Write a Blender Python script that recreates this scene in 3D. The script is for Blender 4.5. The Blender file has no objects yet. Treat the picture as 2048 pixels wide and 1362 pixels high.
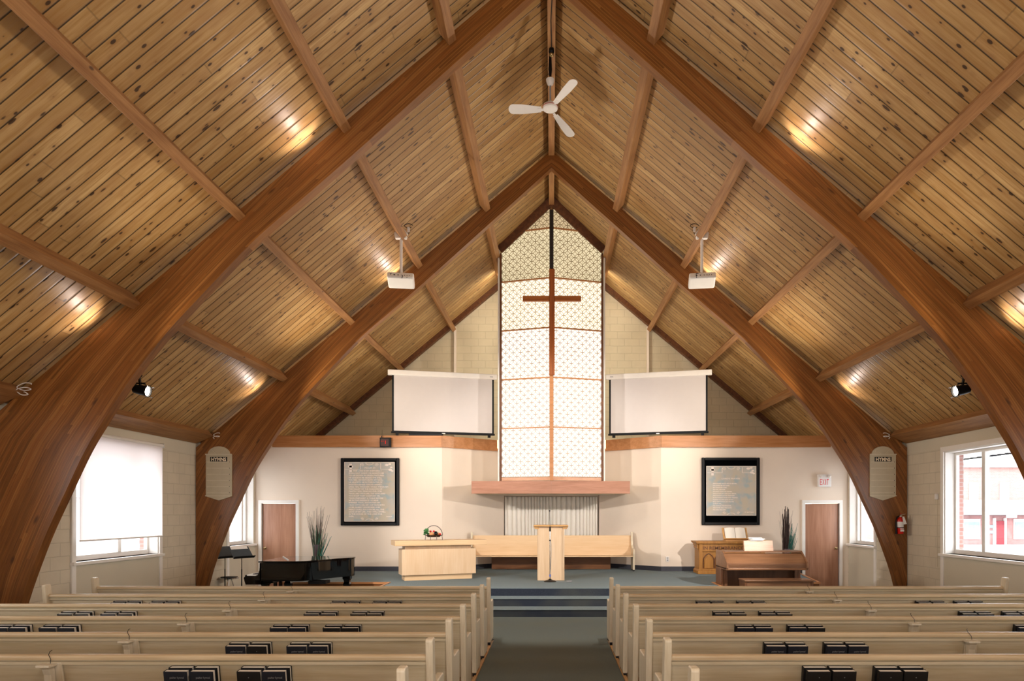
import bpy, math, random
from mathutils import Vector, Matrix
R = math.radians
PI = math.pi
scene = bpy.context.scene
col = scene.collection

# ---------------------------------------------------------------- camera
cam_data = bpy.data.cameras.new('camera')
cam = bpy.data.objects.new('camera', cam_data)
col.objects.link(cam)
cam.location = (0, 0, 1.85)
cam.rotation_euler = (R(90), 0, 0)
cam_data.sensor_width = 36.0
cam_data.lens = 36.0 * 1365 / 2048
cam_data.shift_x = -79 / 2048
cam_data.shift_y = 344 / 2048
cam_data.clip_start = 0.05
cam_data.clip_end = 400
scene.camera = cam

# ---------------------------------------------------------------- world, exposure
scene.view_settings.view_transform = 'Standard'
scene.view_settings.look = 'None'
scene.view_settings.gamma = 1.0
scene.view_settings.use_curve_mapping = False
scene.view_settings.exposure = 0.9
world = bpy.data.worlds.new('overcast_sky')
scene.world = world
world.use_nodes = True
bg = world.node_tree.nodes['Background']
bg.inputs[0].default_value = (0.93, 0.97, 1.0, 1)
bg.inputs[1].default_value = 4.2
scene.cycles.max_bounces = 7
scene.cycles.diffuse_bounces = 4
scene.cycles.glossy_bounces = 3
scene.cycles.transmission_bounces = 4
scene.cycles.transparent_max_bounces = 12
scene.cycles.sample_clamp_indirect = 6
scene.cycles.caustics_reflective = False
scene.cycles.caustics_refractive = False

def lamp(name, kind, loc, energy, color=(1, 1, 1), size=0.1, target=None, spot=None, blend=0.3, size_y=None, portal=False):
    d = bpy.data.lights.new(name, kind)
    d.energy = energy
    d.color = color
    if kind == 'AREA':
        d.size = size
        if size_y:
            d.shape = 'RECTANGLE'; d.size_y = size_y
        if portal:
            d.cycles.is_portal = True
    else:
        d.shadow_soft_size = size
    if kind == 'SPOT':
        d.spot_size = R(spot); d.spot_blend = blend
    o = bpy.data.objects.new(name, d)
    col.objects.link(o)
    o.location = loc
    if target is not None:
        o.rotation_euler = (Vector(target) - Vector(loc)).to_track_quat('-Z', 'Y').to_euler()
    return o

WARM = (1.0, 0.88, 0.72)
SOFT = (1.0, 0.93, 0.84)
# added point fill high in the nave, unseen; no pendant lamps are built
for x, y in ((0, 2.2), (0, -1.4)):
    lamp('nave_fill_light', 'POINT', (x, y, 5.0), 105, SOFT, 0.35)
# added area fill ahead of the closed rear wall; no entrance glazing there
lamp('rear_fill_light', 'AREA', (0, -6.0, 1.5), 250, (1.0, 0.97, 0.95), 7.0, size_y=2.4, target=(0, 6, 1.0))
# added wide spots with no fixtures, low by the arches, wash opposite slopes
for ya, dy, e in ((8.62, -1, 170), (13.50, -1, 400), (14.15, 1, 230)):
    for s in (-1, 1):
        lamp('slope_fill_spot', 'SPOT', (s * 5.35, ya, 3.75), e, WARM, 0.12, target=(-s * 2.4, ya + dy * 3.0, 7.0), spot=114, blend=0.9)
# daylight entering through the side windows (portals only guide sampling of the sky)
WIN_Y = ((0.4, 2.6), (5.35, 7.55), (10.3, 12.5), (15.2, 16.5))
for y0, y1 in WIN_Y:
    for s in (-1, 1):
        lamp('window_portal', 'AREA', (s * 7.52, (y0 + y1) / 2, 2.03), 1, size=1.85, size_y=y1 - y0,
             target=(0, (y0 + y1) / 2, 2.03), portal=True)
# downlights on the hidden side of the near arch light the chancel floor
for s in (-1, 1):
    lamp('arch_downlight', 'SPOT', (s * 2.2, 9.14, 6.5), 240, SOFT, 0.08, target=(s * 1.2, 14.6, 0.4), spot=84, blend=0.25)
# theatre spots on the near arch wash the chancel
for s in (-1, 1):
    lamp('chancel_spot_light', 'SPOT', (s * 5.40, 9.48, 3.50), 700, (1.0, 0.94, 0.88), 0.06,
         target=(-s * 0.9, 17.0, 1.1), spot=64, blend=0.5)
# small uplights tucked beside the purlins in front of each arch
for ya in (8.87, 13.8):
    for xa in (3.0, 5.75):
        for s in (-1, 1):
            za = 9.30 - 0.836 * xa - 0.36
            lamp('accent_uplight', 'SPOT', (s * xa, ya - 0.10, za), 7, (1.0, 0.82, 0.72), 0.03,
                 target=(s * (xa + 0.45), ya - 0.55, za + 0.45), spot=120, blend=0.6)
# tubes beside the tall window light the gable wall
for s in (-1, 1):
    lamp('gable_tube_light', 'AREA', (s * 1.36, 17.6, 6.0), 20, (1.0, 0.94, 0.80), 0.10, size_y=5.0,
         target=(s * 2.6, 18.5, 6.0))
# ---------------------------------------------------------------- node helpers
def lin(c):
    if isinstance(c, str):
        c = tuple(int(c[i:i + 2], 16) / 255 for i in (0, 2, 4))
        c = tuple(x / 12.92 if x <= 0.04045 else ((x + 0.055) / 1.055) ** 2.4 for x in c)
    return (c[0], c[1], c[2], 1)

class NT:
    def __init__(s, name):
        s.m = bpy.data.materials.new(name); s.m.use_nodes = True
        s.t = s.m.node_tree; s.t.nodes.clear()
        s.out = s.n('ShaderNodeOutputMaterial')
    def n(s, kind, **kw):
        nd = s.t.nodes.new(kind)
        for k, v in kw.items(): setattr(nd, k, v)
        return nd
    def link(s, a, b): s.t.links.new(a, b)
    def put(s, sock, v):
        if isinstance(v, bpy.types.NodeSocket): s.link(v, sock)
        else: sock.default_value = v
    def math(s, op, a, b=None, c=None, clamp=False):
        nd = s.n('ShaderNodeMath', operation=op, use_clamp=clamp)
        s.put(nd.inputs[0], a)
        if b is not None: s.put(nd.inputs[1], b)
        if c is not None: s.put(nd.inputs[2], c)
        return nd.outputs[0]
    def mix(s, f, a, b, bl='MIX'):
        nd = s.n('ShaderNodeMix', data_type='RGBA', blend_type=bl)
        s.put(nd.inputs[0], f); s.put(nd.inputs[6], a); s.put(nd.inputs[7], b)
        return nd.outputs[2]
    def sep(s, v):
        nd = s.n('ShaderNodeSeparateXYZ'); s.link(v, nd.inputs[0]); return nd.outputs
    def comb(s, x, y, z=0.0):
        nd = s.n('ShaderNodeCombineXYZ')
        s.put(nd.inputs[0], x); s.put(nd.inputs[1], y); s.put(nd.inputs[2], z)
        return nd.outputs[0]
    def coord(s, which='Object'): return s.n('ShaderNodeTexCoord').outputs[which]
    def noise(s, v, scale=5, detail=3, rough=0.5):
        nd = s.n('ShaderNodeTexNoise'); s.link(v, nd.inputs['Vector'])
        nd.inputs['Scale'].default_value = scale; nd.inputs['Detail'].default_value = detail
        nd.inputs['Roughness'].default_value = rough
        return nd.outputs[0]
    def white(s, v):
        nd = s.n('ShaderNodeTexWhiteNoise', noise_dimensions='3D'); s.link(v, nd.inputs['Vector']); return nd.outputs['Value']
    def step(s, v, a, b, x=0.0, y=1.0):
        nd = s.n('ShaderNodeMapRange', clamp=True)
        s.put(nd.inputs[0], v); nd.inputs[1].default_value = a; nd.inputs[2].default_value = b
        nd.inputs[3].default_value = x; nd.inputs[4].default_value = y
        return nd.outputs[0]
    def bump(s, h, strength=0.3, dist=0.01):
        nd = s.n('ShaderNodeBump'); s.link(h, nd.inputs['Height'])
        nd.inputs['Strength'].default_value = strength; nd.inputs['Distance'].default_value = dist
        return nd.outputs[0]
    def bsdf(s, color, rough=0.5, metal=0.0, normal=None, spec=0.5, **kw):
        nd = s.n('ShaderNodeBsdfPrincipled')
        s.put(nd.inputs['Base Color'], color); s.put(nd.inputs['Roughness'], rough)
        nd.inputs['Metallic'].default_value = metal; nd.inputs['Specular IOR Level'].default_value = spec
        if normal is not None: s.link(normal, nd.inputs['Normal'])
        for k, v in kw.items(): s.put(nd.inputs[k], v)
        s.link(nd.outputs[0], s.out.inputs[0])
        return nd

def plain(name, c, rough=0.5, metal=0.0, var=0.06, scale=8, spec=0.5, bump=0.0, **kw):
    t = NT(name)
    n = t.noise(t.coord(), scale, 3)
    c0 = lin(c)
    lo = tuple(x * (1 - var) for x in c0[:3]) + (1,); hi = tuple(min(1, x * (1 + var)) for x in c0[:3]) + (1,)
    col_ = t.mix(t.step(n, 0.3, 0.7), lo, hi)
    t.bsdf(col_, rough, metal, t.bump(t.noise(t.coord(), scale * 12, 2), bump, 0.004) if bump else None, spec, **kw)
    return t.m

def wood(name, c1, c2, rough=0.45, axis=0, scale=1.0, streak=14.0, spec=0.4, knots=False):
    """straight-grained timber, grain along local axis"""
    t = NT(name)
    o = t.sep(t.coord())
    a = o[axis]; b = o[(axis + 1) % 3]; c = o[(axis + 2) % 3]
    v = t.comb(t.math('MULTIPLY', a, 1.2 * scale), t.math('MULTIPLY', b, streak * scale), t.math('MULTIPLY', c, streak * scale))
    n1 = t.noise(v, 1.0, 4, 0.6)
    v2 = t.comb(t.math('MULTIPLY', a, 3 * scale), t.math('MULTIPLY', b, streak * 6 * scale), t.math('MULTIPLY', c, streak * 6 * scale))
    n2 = t.noise(v2, 1.0, 2)
    f = t.math('ADD', t.math('MULTIPLY', n1, 0.7), t.math('MULTIPLY', n2, 0.3))
    cc = t.mix(t.step(f, 0.36, 0.64), lin(c1), lin(c2))
    if knots:
        vo = t.n('ShaderNodeTexVoronoi', feature='F1')
        t.link(t.comb(t.math('MULTIPLY', a, 1.4), t.math('MULTIPLY', b, 3.0), t.math('MULTIPLY', c, 3.0)), vo.inputs['Vector'])
        vo.inputs['Scale'].default_value = 1.6
        k = t.step(vo.outputs['Distance'], 0.05, 0.09, 1.0, 0.0)
        cc = t.mix(t.math('MULTIPLY', k, 0.8), cc, lin('3a2010'))
    t.bsdf(cc, rough, 0, t.bump(n2, 0.12, 0.002), spec)
    return t.m

# ceiling boards: local x runs down the slope, local y along the ridge
def board_material():
    t = NT('knotty_pine_boards')
    o = t.sep(t.coord())
    W = 0.172
    v = t.math('DIVIDE', o[1], W)
    idx = t.math('FLOOR', v); fr = t.math('FRACT', v)
    r1 = t.white(t.comb(idx, 3.1, 0.0))
    u = t.math('ADD', t.math('DIVIDE', o[0], 4.6), t.math('MULTIPLY', r1, 9.0))
    seg = t.math('FLOOR', u); ufr = t.math('FRACT', u)
    r2 = t.white(t.comb(idx, seg, 7.7))
    r3 = t.white(t.comb(idx, seg, 1.3))
    off = t.math('MULTIPLY', r2, 40.0)
    grain_v = t.comb(t.math('MULTIPLY', o[0], 1.3), t.math('MULTIPLY', o[1], 26.0), off)
    g = t.noise(grain_v, 1.0, 4, 0.62)
    fine = t.noise(t.comb(t.math('MULTIPLY', o[0], 5.0), t.math('MULTIPLY', o[1], 150.0), off), 1.0, 2)
    blot = t.noise(t.comb(t.math('MULTIPLY', o[0], 1.6), t.math('MULTIPLY', o[1], 5.0), off), 1.0, 3)
    base = t.mix(t.math('ADD', t.math('MULTIPLY', r1, 0.6), t.math('MULTIPLY', r2, 0.4)), lin('d0ad77'), lin('a07b4b'))
    base = t.mix(t.step(r3, 0.86, 1.0, 0, 0.7), base, lin('8c6638'))
    base = t.mix(t.step(g, 0.42, 0.68), base, lin('a07840'))
    base = t.mix(t.step(blot, 0.45, 0.72, 0.0, 0.5), base, lin('94683a'))
    base = t.mix(t.step(fine, 0.35, 0.65, 0.0, 0.14), base, lin('8a6238'))
    # knots
    def knots(sx, sy, rmax, thr, seed):
        vo = t.n('ShaderNodeTexVoronoi', feature='F1', voronoi_dimensions='3D')
        t.link(t.comb(t.math('MULTIPLY', o[0], sx), t.math('MULTIPLY', o[1], sy), seed), vo.inputs['Vector'])
        vo.inputs['Scale'].default_value = 1.0
        cr = t.sep(vo.outputs['Color'])
        rad = t.math('MULTIPLY', t.step(cr[0], thr, 1.0), rmax)
        d = t.math('SUBTRACT', vo.outputs['Distance'], rad)
        ring = t.step(d, 0.0, 0.05, 1.0, 0.0)
        halo = t.step(d, 0.0, 0.28, 1.0, 0.0)
        on = t.math('GREATER_THAN', cr[0], thr)
        return t.math('MULTIPLY', ring, on), t.math('MULTIPLY', halo, on)
    k1, h1 = knots(5.5, 9.0, 0.15, 0.25, 2.0)
    k2, h2 = knots(4.0, 11.0, 0.21, 0.58, 9.0)
    dark = t.math('MAXIMUM', k1, k2)
    halo = t.math('MULTIPLY', t.math('MAXIMUM', h1, h2), 0.33)
    base = t.mix(halo, base, lin('85592e'))
    base = t.mix(t.math('MULTIPLY', dark, 0.9), base, lin('2c1608'))
    # tongue-and-groove joints and board ends
    e = t.math('MINIMUM', fr, t.math('SUBTRACT', 1.0, fr))
    groove = t.step(e, 0.026, 0.058, 1.0, 0.0)
    endj = t.step(t.math('MINIMUM', ufr, t.math('SUBTRACT', 1.0, ufr)), 0.0008, 0.0022, 1.0, 0.0)
    gg = t.math('MAXIMUM', groove, t.math('MULTIPLY', endj, 0.35))
    base = t.mix(t.math('MULTIPLY', gg, 0.9), base, lin('150b04'))
    bev = t.step(e, 0.0, 0.11)
    t.bsdf(base, 0.42, 0, t.bump(t.math('SUBTRACT', bev, t.math('MULTIPLY', g, 0.05)), 0.7, 0.010), 0.4)
    return t.m

# laminated arches: UV.x metres along the arch, UV.y metres across from the inner curve
def arch_material():
    t = NT('laminated_timber')
    uv = t.sep(t.coord('UV'))
    lay = t.math('DIVIDE', uv[1], 0.038)
    idx = t.math('FLOOR', lay); fr = t.math('FRACT', lay)
    r0 = t.white(t.comb(idx, 0.5, 4.0))
    u = t.math('ADD', t.math('DIVIDE', uv[0], 2.1), t.math('MULTIPLY', r0, 7.0))
    seg = t.math('FLOOR', u)
    r = t.white(t.comb(idx, seg, 2.2))
    r2 = t.white(t.comb(idx, seg, 8.2))
    off = t.math('MULTIPLY', r, 30.0)
    g = t.noise(t.comb(t.math('MULTIPLY', uv[0], 1.1), t.math('MULTIPLY', uv[1], 30.0), off), 1.0, 4, 0.6)
    fine = t.noise(t.comb(t.math('MULTIPLY', uv[0], 3.0), t.math('MULTIPLY', uv[1], 160.0), off), 1.0, 2)
    base = t.mix(r, lin('8a5424'), lin('6a4016'))
    base = t.mix(t.step(r2, 0.84, 0.9, 0, 0.55), base, lin('a06c38'))
    base = t.mix(t.step(g, 0.4, 0.7, 0, 0.7), base, lin('52290e'))
    base = t.mix(t.step(fine, 0.4, 0.7, 0, 0.25), base, lin('b5773b'))
    e = t.math('MINIMUM', fr, t.math('SUBTRACT', 1.0, fr))
    glue = t.step(e, 0.0, 0.06, 0.35, 0.0)
    base = t.mix(glue, base, lin('4a260c'))
    edge_hl = t.math('MULTIPLY', t.step(e, 0.05, 0.16, 1.0, 0.0), t.math('GREATER_THAN', r2, 0.6))
    base = t.mix(t.math('MULTIPLY', edge_hl, 0.6), base, lin('a8743e'))
    vo = t.n('ShaderNodeTexVoronoi', feature='F1')
    t.link(t.comb(t.math('MULTIPLY', uv[0], 1.6), t.math('MULTIPLY', uv[1], 4.0), 0.0), vo.inputs['Vector'])
    vo.inputs['Scale'].default_value = 1.0
    cr = t.sep(vo.outputs['Color'])
    k = t.math('MULTIPLY', t.step(vo.outputs['Distance'], 0.05, 0.13, 1.0, 0.0), t.math('GREATER_THAN', cr[0], 0.55))
    base = t.mix(t.math('MULTIPLY', k, 0.75), base, lin('3c1c08'))
    t.bsdf(base, 0.36, 0, t.bump(fine, 0.08, 0.002), 0.45)
    return t.m

def block_material(name, c, bw=0.40, bh=0.20, axis='x', strength=0.5):
    t = NT(name)
    o = t.sep(t.coord())
    h = o[0] if axis == 'x' else o[1]
    row = t.math('DIVIDE', o[2], bh); ri = t.math('FLOOR', row); rf = t.math('FRACT', row)
    cc = t.math('ADD', t.math('DIVIDE', h, bw), t.math('MULTIPLY', t.math('MODULO', t.math('ABSOLUTE', ri), 2.0), 0.5))
    cf = t.math('FRACT', cc)
    ex = t.math('MULTIPLY', t.math('MINIMUM', cf, t.math('SUBTRACT', 1.0, cf)), bw)
    ez = t.math('MULTIPLY', t.math('MINIMUM', rf, t.math('SUBTRACT', 1.0, rf)), bh)
    e = t.math('MINIMUM', ex, ez)
    joint = t.step(e, 0.002, 0.009, 1.0, 0.0)
    n = t.noise(t.coord(), 3, 3)
    c0 = lin(c)
    base = t.mix(t.step(n, 0.3, 0.7), tuple(x * .95 for x in c0[:3]) + (1,), tuple(min(1, x * 1.04) for x in c0[:3]) + (1,))
    base = t.mix(t.math('MULTIPLY', joint, 0.22), base, lin('7c7264'))
    hgt = t.math('SUBTRACT', t.math('MULTIPLY', t.noise(t.coord(), 60, 3), 0.25), t.math('MULTIPLY', joint, 1.0))
    t.bsdf(base, 0.75, 0, t.bump(hgt, strength, 0.006), 0.25)
    return t.m

def carpet_material(name, c1, c2):
    t = NT(name)
    n = t.noise(t.coord(), 260, 2, 0.7)
    n2 = t.noise(t.coord(), 1.1, 3)
    base = t.mix(t.step(n, 0.35, 0.65), lin(c1), lin(c2))
    base = t.mix(t.step(n2, 0.45, 0.65, 0, 0.18), base, lin('77765f'))
    t.bsdf(base, 0.95, 0, t.bump(n, 0.6, 0.006), 0.1)
    return t.m

def glass_pattern(name, glow, e_open, e_circle, e_cross, tint=(1, 1, 1)):
    """backlit panel printed with interlocking circles and little crosses; UV in metres"""
    t = NT(name)
    A = 0.186
    uv = t.sep(t.coord('UV'))
    u = t.math('DIVIDE', uv[0], A); v = t.math('DIVIDE', uv[1], A)
    def cen(x, sh): return t.math('SUBTRACT', t.math('FRACT', t.math('ADD', x, sh)), 0.5)
    def ring(su, sv):
        a = cen(u, su); b = cen(v, sv)
        d = t.math('SQRT', t.math('ADD', t.math('MULTIPLY', a, a), t.math('MULTIPLY', b, b)))
        return t.step(t.math('ABSOLUTE', t.math('SUBTRACT', d, 0.5)), 0.014, 0.040, 1.0, 0.0)
    circ = t.math('MAXIMUM', ring(0.0, 0.5), ring(0.5, 0.0))
    def cross(su, sv):
        a = t.math('ABSOLUTE', cen(u, su)); b = t.math('ABSOLUTE', cen(v, sv))
        h = t.math('MULTIPLY', t.math('LESS_THAN', a, 0.21), t.step(b, 0.022, 0.042, 1.0, 0.0))
        w = t.math('MULTIPLY', t.math('LESS_THAN', b, 0.21), t.step(a, 0.022, 0.042, 1.0, 0.0))
        return t.math('MAXIMUM', h, w)
    cr = t.math('MAXIMUM', cross(0.5, 0.5), cross(0.0, 0.0))
    # straight leads every second module
    a2 = t.math('ABSOLUTE', t.math('SUBTRACT', t.math('FRACT', t.math('ADD', t.math('MULTIPLY', u, 0.5), 0.5)), 0.5))
    b2 = t.math('ABSOLUTE', t.math('SUBTRACT', t.math('FRACT', t.math('ADD', t.math('MULTIPLY', v, 0.5), 0.5)), 0.5))
    grid = t.math('MAXIMUM', t.step(a2, 0.005, 0.013, 1.0, 0.0), t.step(b2, 0.005, 0.013, 1.0, 0.0))
    n = t.step(t.noise(t.coord('UV'), 0.8, 2), 0.3, 0.7, 0.88, 1.1)
    e = t.mix(t.math('MAXIMUM', t.math('MULTIPLY', circ, 1.0), t.math('MULTIPLY', grid, 0.8)), lin(e_open), lin(e_circle))
    e = t.mix(cr, e, lin(e_cross))
    nd = t.bsdf(lin('6f5a3a'), 0.5)
    t.link(e, nd.inputs['Emission Color'])
    t.link(t.math('MULTIPLY', n, glow), nd.inputs['Emission Strength'])
    return t.m

def clear_glass():
    t = NT('window_glass')
    tr = t.n('ShaderNodeBsdfTransparent'); gl = t.n('ShaderNodeBsdfGlossy')
    gl.inputs['Roughness'].default_value = 0.02
    mx = t.n('ShaderNodeMixShader'); mx.inputs[0].default_value = 0.06
    t.link(tr.outputs[0], mx.inputs[1]); t.link(gl.outputs[0], mx.inputs[2]); t.link(mx.outputs[0], t.out.inputs[0])
    return t.m

def translucent(name, c, amt=0.55):
    t = NT(name)
    d = t.n('ShaderNodeBsdfDiffuse'); tl = t.n('ShaderNodeBsdfTranslucent'); mx = t.n('ShaderNodeMixShader')
    v = t.sep(t.coord())
    w = t.noise(t.comb(t.math('MULTIPLY', v[1], 300.0), t.math('MULTIPLY', v[2], 300.0), 0.0), 1.0, 1)
    cc = t.mix(t.step(w, 0.3, 0.7), tuple(x * .96 for x in lin(c)[:3]) + (1,), lin(c))
    t.link(cc, d.inputs[0]); t.link(cc, tl.inputs[0])
    mx.inputs[0].default_value = amt
    t.link(d.outputs[0], mx.inputs[1]); t.link(tl.outputs[0], mx.inputs[2]); t.link(mx.outputs[0], t.out.inputs[0])
    return t.m

def emit(name, c, s):
    t = NT(name); e = t.n('ShaderNodeEmission')
    e.inputs[0].default_value = lin(c); e.inputs[1].default_value = s
    t.link(e.outputs[0], t.out.inputs[0]); return t.m

M = {
 'boards': board_material(), 'arch': arch_material(),
 'purlin': wood('purlin_timber', 'a87a4c', '80542e', 0.5, 1, 1.0, 16, knots=True),
 'trimwood': wood('varnished_fascia', 'bd8456', 'a46c3e', 0.35, 0, 1.0, 12),
 'darkwood': wood('dark_rake_timber', '6d4020', '4c2a12', 0.5, 1, 1.0, 14),
 'shadewood': plain('shaded_post_timber', '1a120c', 0.6, var=0.2),  # shade on the top of the centre mullion, painted as darker timber
 'crosswood': wood('cross_timber', '9c5420', '7c3f14', 0.45, 2, 1.0, 18),
 'oak': wood('blond_pew_oak', 'cfc2a8', 'bcac8c', 0.38, 0, 1.0, 16),
 'oakend': wood('blond_pew_end_oak', 'dccfb8', 'c9b99c', 0.38, 2, 1.0, 14),
 'maple': wood('pale_maple_veneer', 'dcbc94', 'd0ab80', 0.4, 0, 0.6, 8),
 'maplev': wood('pale_maple_upright_veneer', 'd8bc9c', 'ccab86', 0.4, 2, 0.6, 8),
 'maple2': wood('golden_maple', 'd2a56a', 'c0905a', 0.4, 0, 0.8, 10),
 'door': wood('red_birch_door', 'b88a70', '9c6e56', 0.3, 2, 0.5, 9),
 'organ': wood('walnut_organ_case', '90684a', '745038', 0.33, 0, 0.8, 12),
 'organv': wood('walnut_organ_upright', '785036', '5a3924', 0.35, 2, 0.8, 12),
 'antique': wood('carved_antique_oak', 'a8722e', '8a5a20', 0.45, 2, 1.0, 14),
 'plinth': wood('brown_plinth_board', '7a4a20', '5e3614', 0.5, 0, 1.0, 12),
 'wall': plain('cream_painted_plaster', 'e2d2c1', 0.7, var=0.02, scale=2, spec=0.2),
 'wallside': block_material('cream_painted_block', 'cfc4b0', 0.40, 0.20, 'y'),
 'wallband': plain('cream_wall_band', 'ccc3b0', 0.7, var=0.02, scale=2, spec=0.2),
 'gable': block_material('gable_painted_block', 'c8b99c', 0.40, 0.20, 'x'),
 'white': plain('white_painted_trim', 'e9e4de', 0.45, var=0.02),
 'soffit': plain('white_soffit', 'dcdcdc', 0.6, var=0.02),
 'carpet': carpet_material('blue_grey_carpet', '4d5a60', '8a979a'),
 'carpetd': carpet_material('dark_riser_carpet', '141822', '3e4450'),
 'aisle': carpet_material('aisle_carpet', '4a5252', '828a84'),
 'floor': plain('tan_floor_tile', 'a88f72', 0.55, var=0.08, scale=3),
 'base': plain('charcoal_baseboard', '33333c', 0.6, var=0.1),
 'black': plain('black_satin', '050507', 0.5, var=0.1, spec=0.25),
 'blackmat': plain('black_mount_board', '020304', 0.95, var=0.2, scale=40, spec=0.05),
 'gloss': plain('black_piano_lacquer', '030304', 0.05, var=0.05, spec=0.5),
 'standdesk': plain('slate_metal_desk', '333e46', 0.4, var=0.1),
 'blackmetal': plain('black_metal', '101012', 0.35, 0.6),
 'chrome': plain('chrome', 'd8d8d8', 0.15, 1.0),
 'brass': plain('worn_brass', 'b8a67a', 0.25, 1.0),
 'ivory': plain('ivory_keys', 'f0ece2', 0.25, var=0.02),
 'screen': plain('matte_projection_fabric', 'cac2be', 0.85, var=0.01, spec=0.1),
 'casing': plain('off_white_casing', 'e8e2da', 0.5, var=0.02),
 'plastic': plain('white_plastic', 'e4e0dc', 0.4, var=0.02),
 'grey': plain('grey_plastic', '8c8a8a', 0.5),
 'hymn': plain('painted_beige_board', 'beb196', 0.55, var=0.04),
 'hymn2': plain('painted_beige_ledge', 'ccc0a6', 0.55, var=0.04),
 'letter': plain('cream_letter', 'eeddc0', 0.6),
 'red': plain('red_enamel', 'c4180f', 0.3),
 'redtext': plain('red_sign_letter', 'e02838', 0.5),
 'label': plain('white_label', 'e8e6e4', 0.5),
 'parch': None,
 'lace': plain('cream_lettering', 'f2e4d8', 0.8, var=0.03, scale=60),
 'curtain': plain('pale_grey_curtain', 'efe9df', 0.85, var=0.02, scale=3, spec=0.1),
 'navy': plain('navy_cloth_cover', '0c1526', 0.55, var=0.15, scale=50, bump=0.2),
 'bkcover': plain('black_cloth_cover', '08090d', 0.5, var=0.15, scale=50, bump=0.2),
 'pages': plain('cream_page_edges', 'f2ebdf', 0.8, var=0.05, scale=200),
 'green': plain('green_grass_blade', '2f5a34', 0.6, var=0.3, scale=12),
 'teal': plain('teal_grass_blade', '1c6a5e', 0.6, var=0.3, scale=12),
 'twig': plain('dark_twig', '34241f', 0.8, var=0.3, scale=20),
 'vase': plain('mauve_grey_vase', '6e6068', 0.4, var=0.15),
 'leaf': plain('lettuce_green', '4c8a50', 0.6, var=0.35, scale=25),
 'bread': plain('bread_crust', 'd89a68', 0.7, var=0.2, scale=25, bump=0.2),
 'bronze': plain('dark_bronze_wire', '3a2c22', 0.4, 0.7),
 'blue': plain('blue_tape', '1c50c0', 0.5),
 'snow': plain('pale_snowy_ground', 'b8b8bc', 0.9, var=0.05, scale=1),
 'brick': None,
 'glass': clear_glass(),
 'blind': translucent('white_roller_blind', 'f6f0ee', 0.7),
 'ledred': emit('red_led', 'ff2010', 0.6),
 'leddim': plain('dark_red_display', '3a0a04', 0.3),
 'lampglow': emit('lit_lamp_lens', 'fff2e0', 14),
 'g_low': glass_pattern('backlit_panel_bright', 0.84, 'fff4ee', 'b8915e', '5e3c14'),
 'g_up': glass_pattern('backlit_panel_soft', 0.72, 'fff2dc', 'b08c52', '6a4a1c'),
 'g_mid': glass_pattern('backlit_panel_warm', 0.46, 'fbeac0', '66542a', '3f3012'),
 'g_top': glass_pattern('backlit_panel_dim', 0.36, 'f7dcae', '4a3816', '2a1e0a'),  # backlight fading upwards is stepped into pane glow and tracery colours
}
def parchment():
    t = NT('mottled_parchment')
    c = t.coord()
    n = t.noise(c, 3.2, 3); n2 = t.noise(c, 5.1, 2)
    b = t.mix(t.step(n, 0.42, 0.58), lin('bdb9b1'), lin('c4b9a6'))
    b = t.mix(t.step(n2, 0.52, 0.66, 0, 0.8), b, lin('a0b0b4'))
    t.bsdf(b, 0.8, 0, None, 0.15); return t.m
M['parch'] = parchment()
def brickmat():
    t = NT('exterior_brick')
    bt = t.n('ShaderNodeTexBrick')
    o = t.sep(t.coord())
    t.link(t.comb(t.math('ADD', o[0], o[1]), o[2]), bt.inputs['Vector'])
    bt.inputs['Scale'].default_value = 1.0
    bt.inputs['Brick Width'].default_value = 0.22; bt.inputs['Row Height'].default_value = 0.075
    bt.inputs['Mortar Size'].default_value = 0.008
    bt.inputs['Color1'].default_value = lin('9a7068'); bt.inputs['Color2'].default_value = lin('a67c74')
    bt.inputs['Mortar'].default_value = lin('a49490')
    t.bsdf(bt.outputs[0], 0.9, 0, None, 0.1); return t.m
M['brick'] = brickmat()
for nm, c in (('shop', 'a07470'), ('shopred', '8c3038'), ('shoppale', 'b8aca8'), ('shingle', '8c8488'), ('paleglass', '8a9aa6'), ('carpaint', '6a8498'), ('tyre', '202024')):
    M[nm] = plain('street_' + nm, c, 0.7, var=0.12, scale=3)

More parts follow.
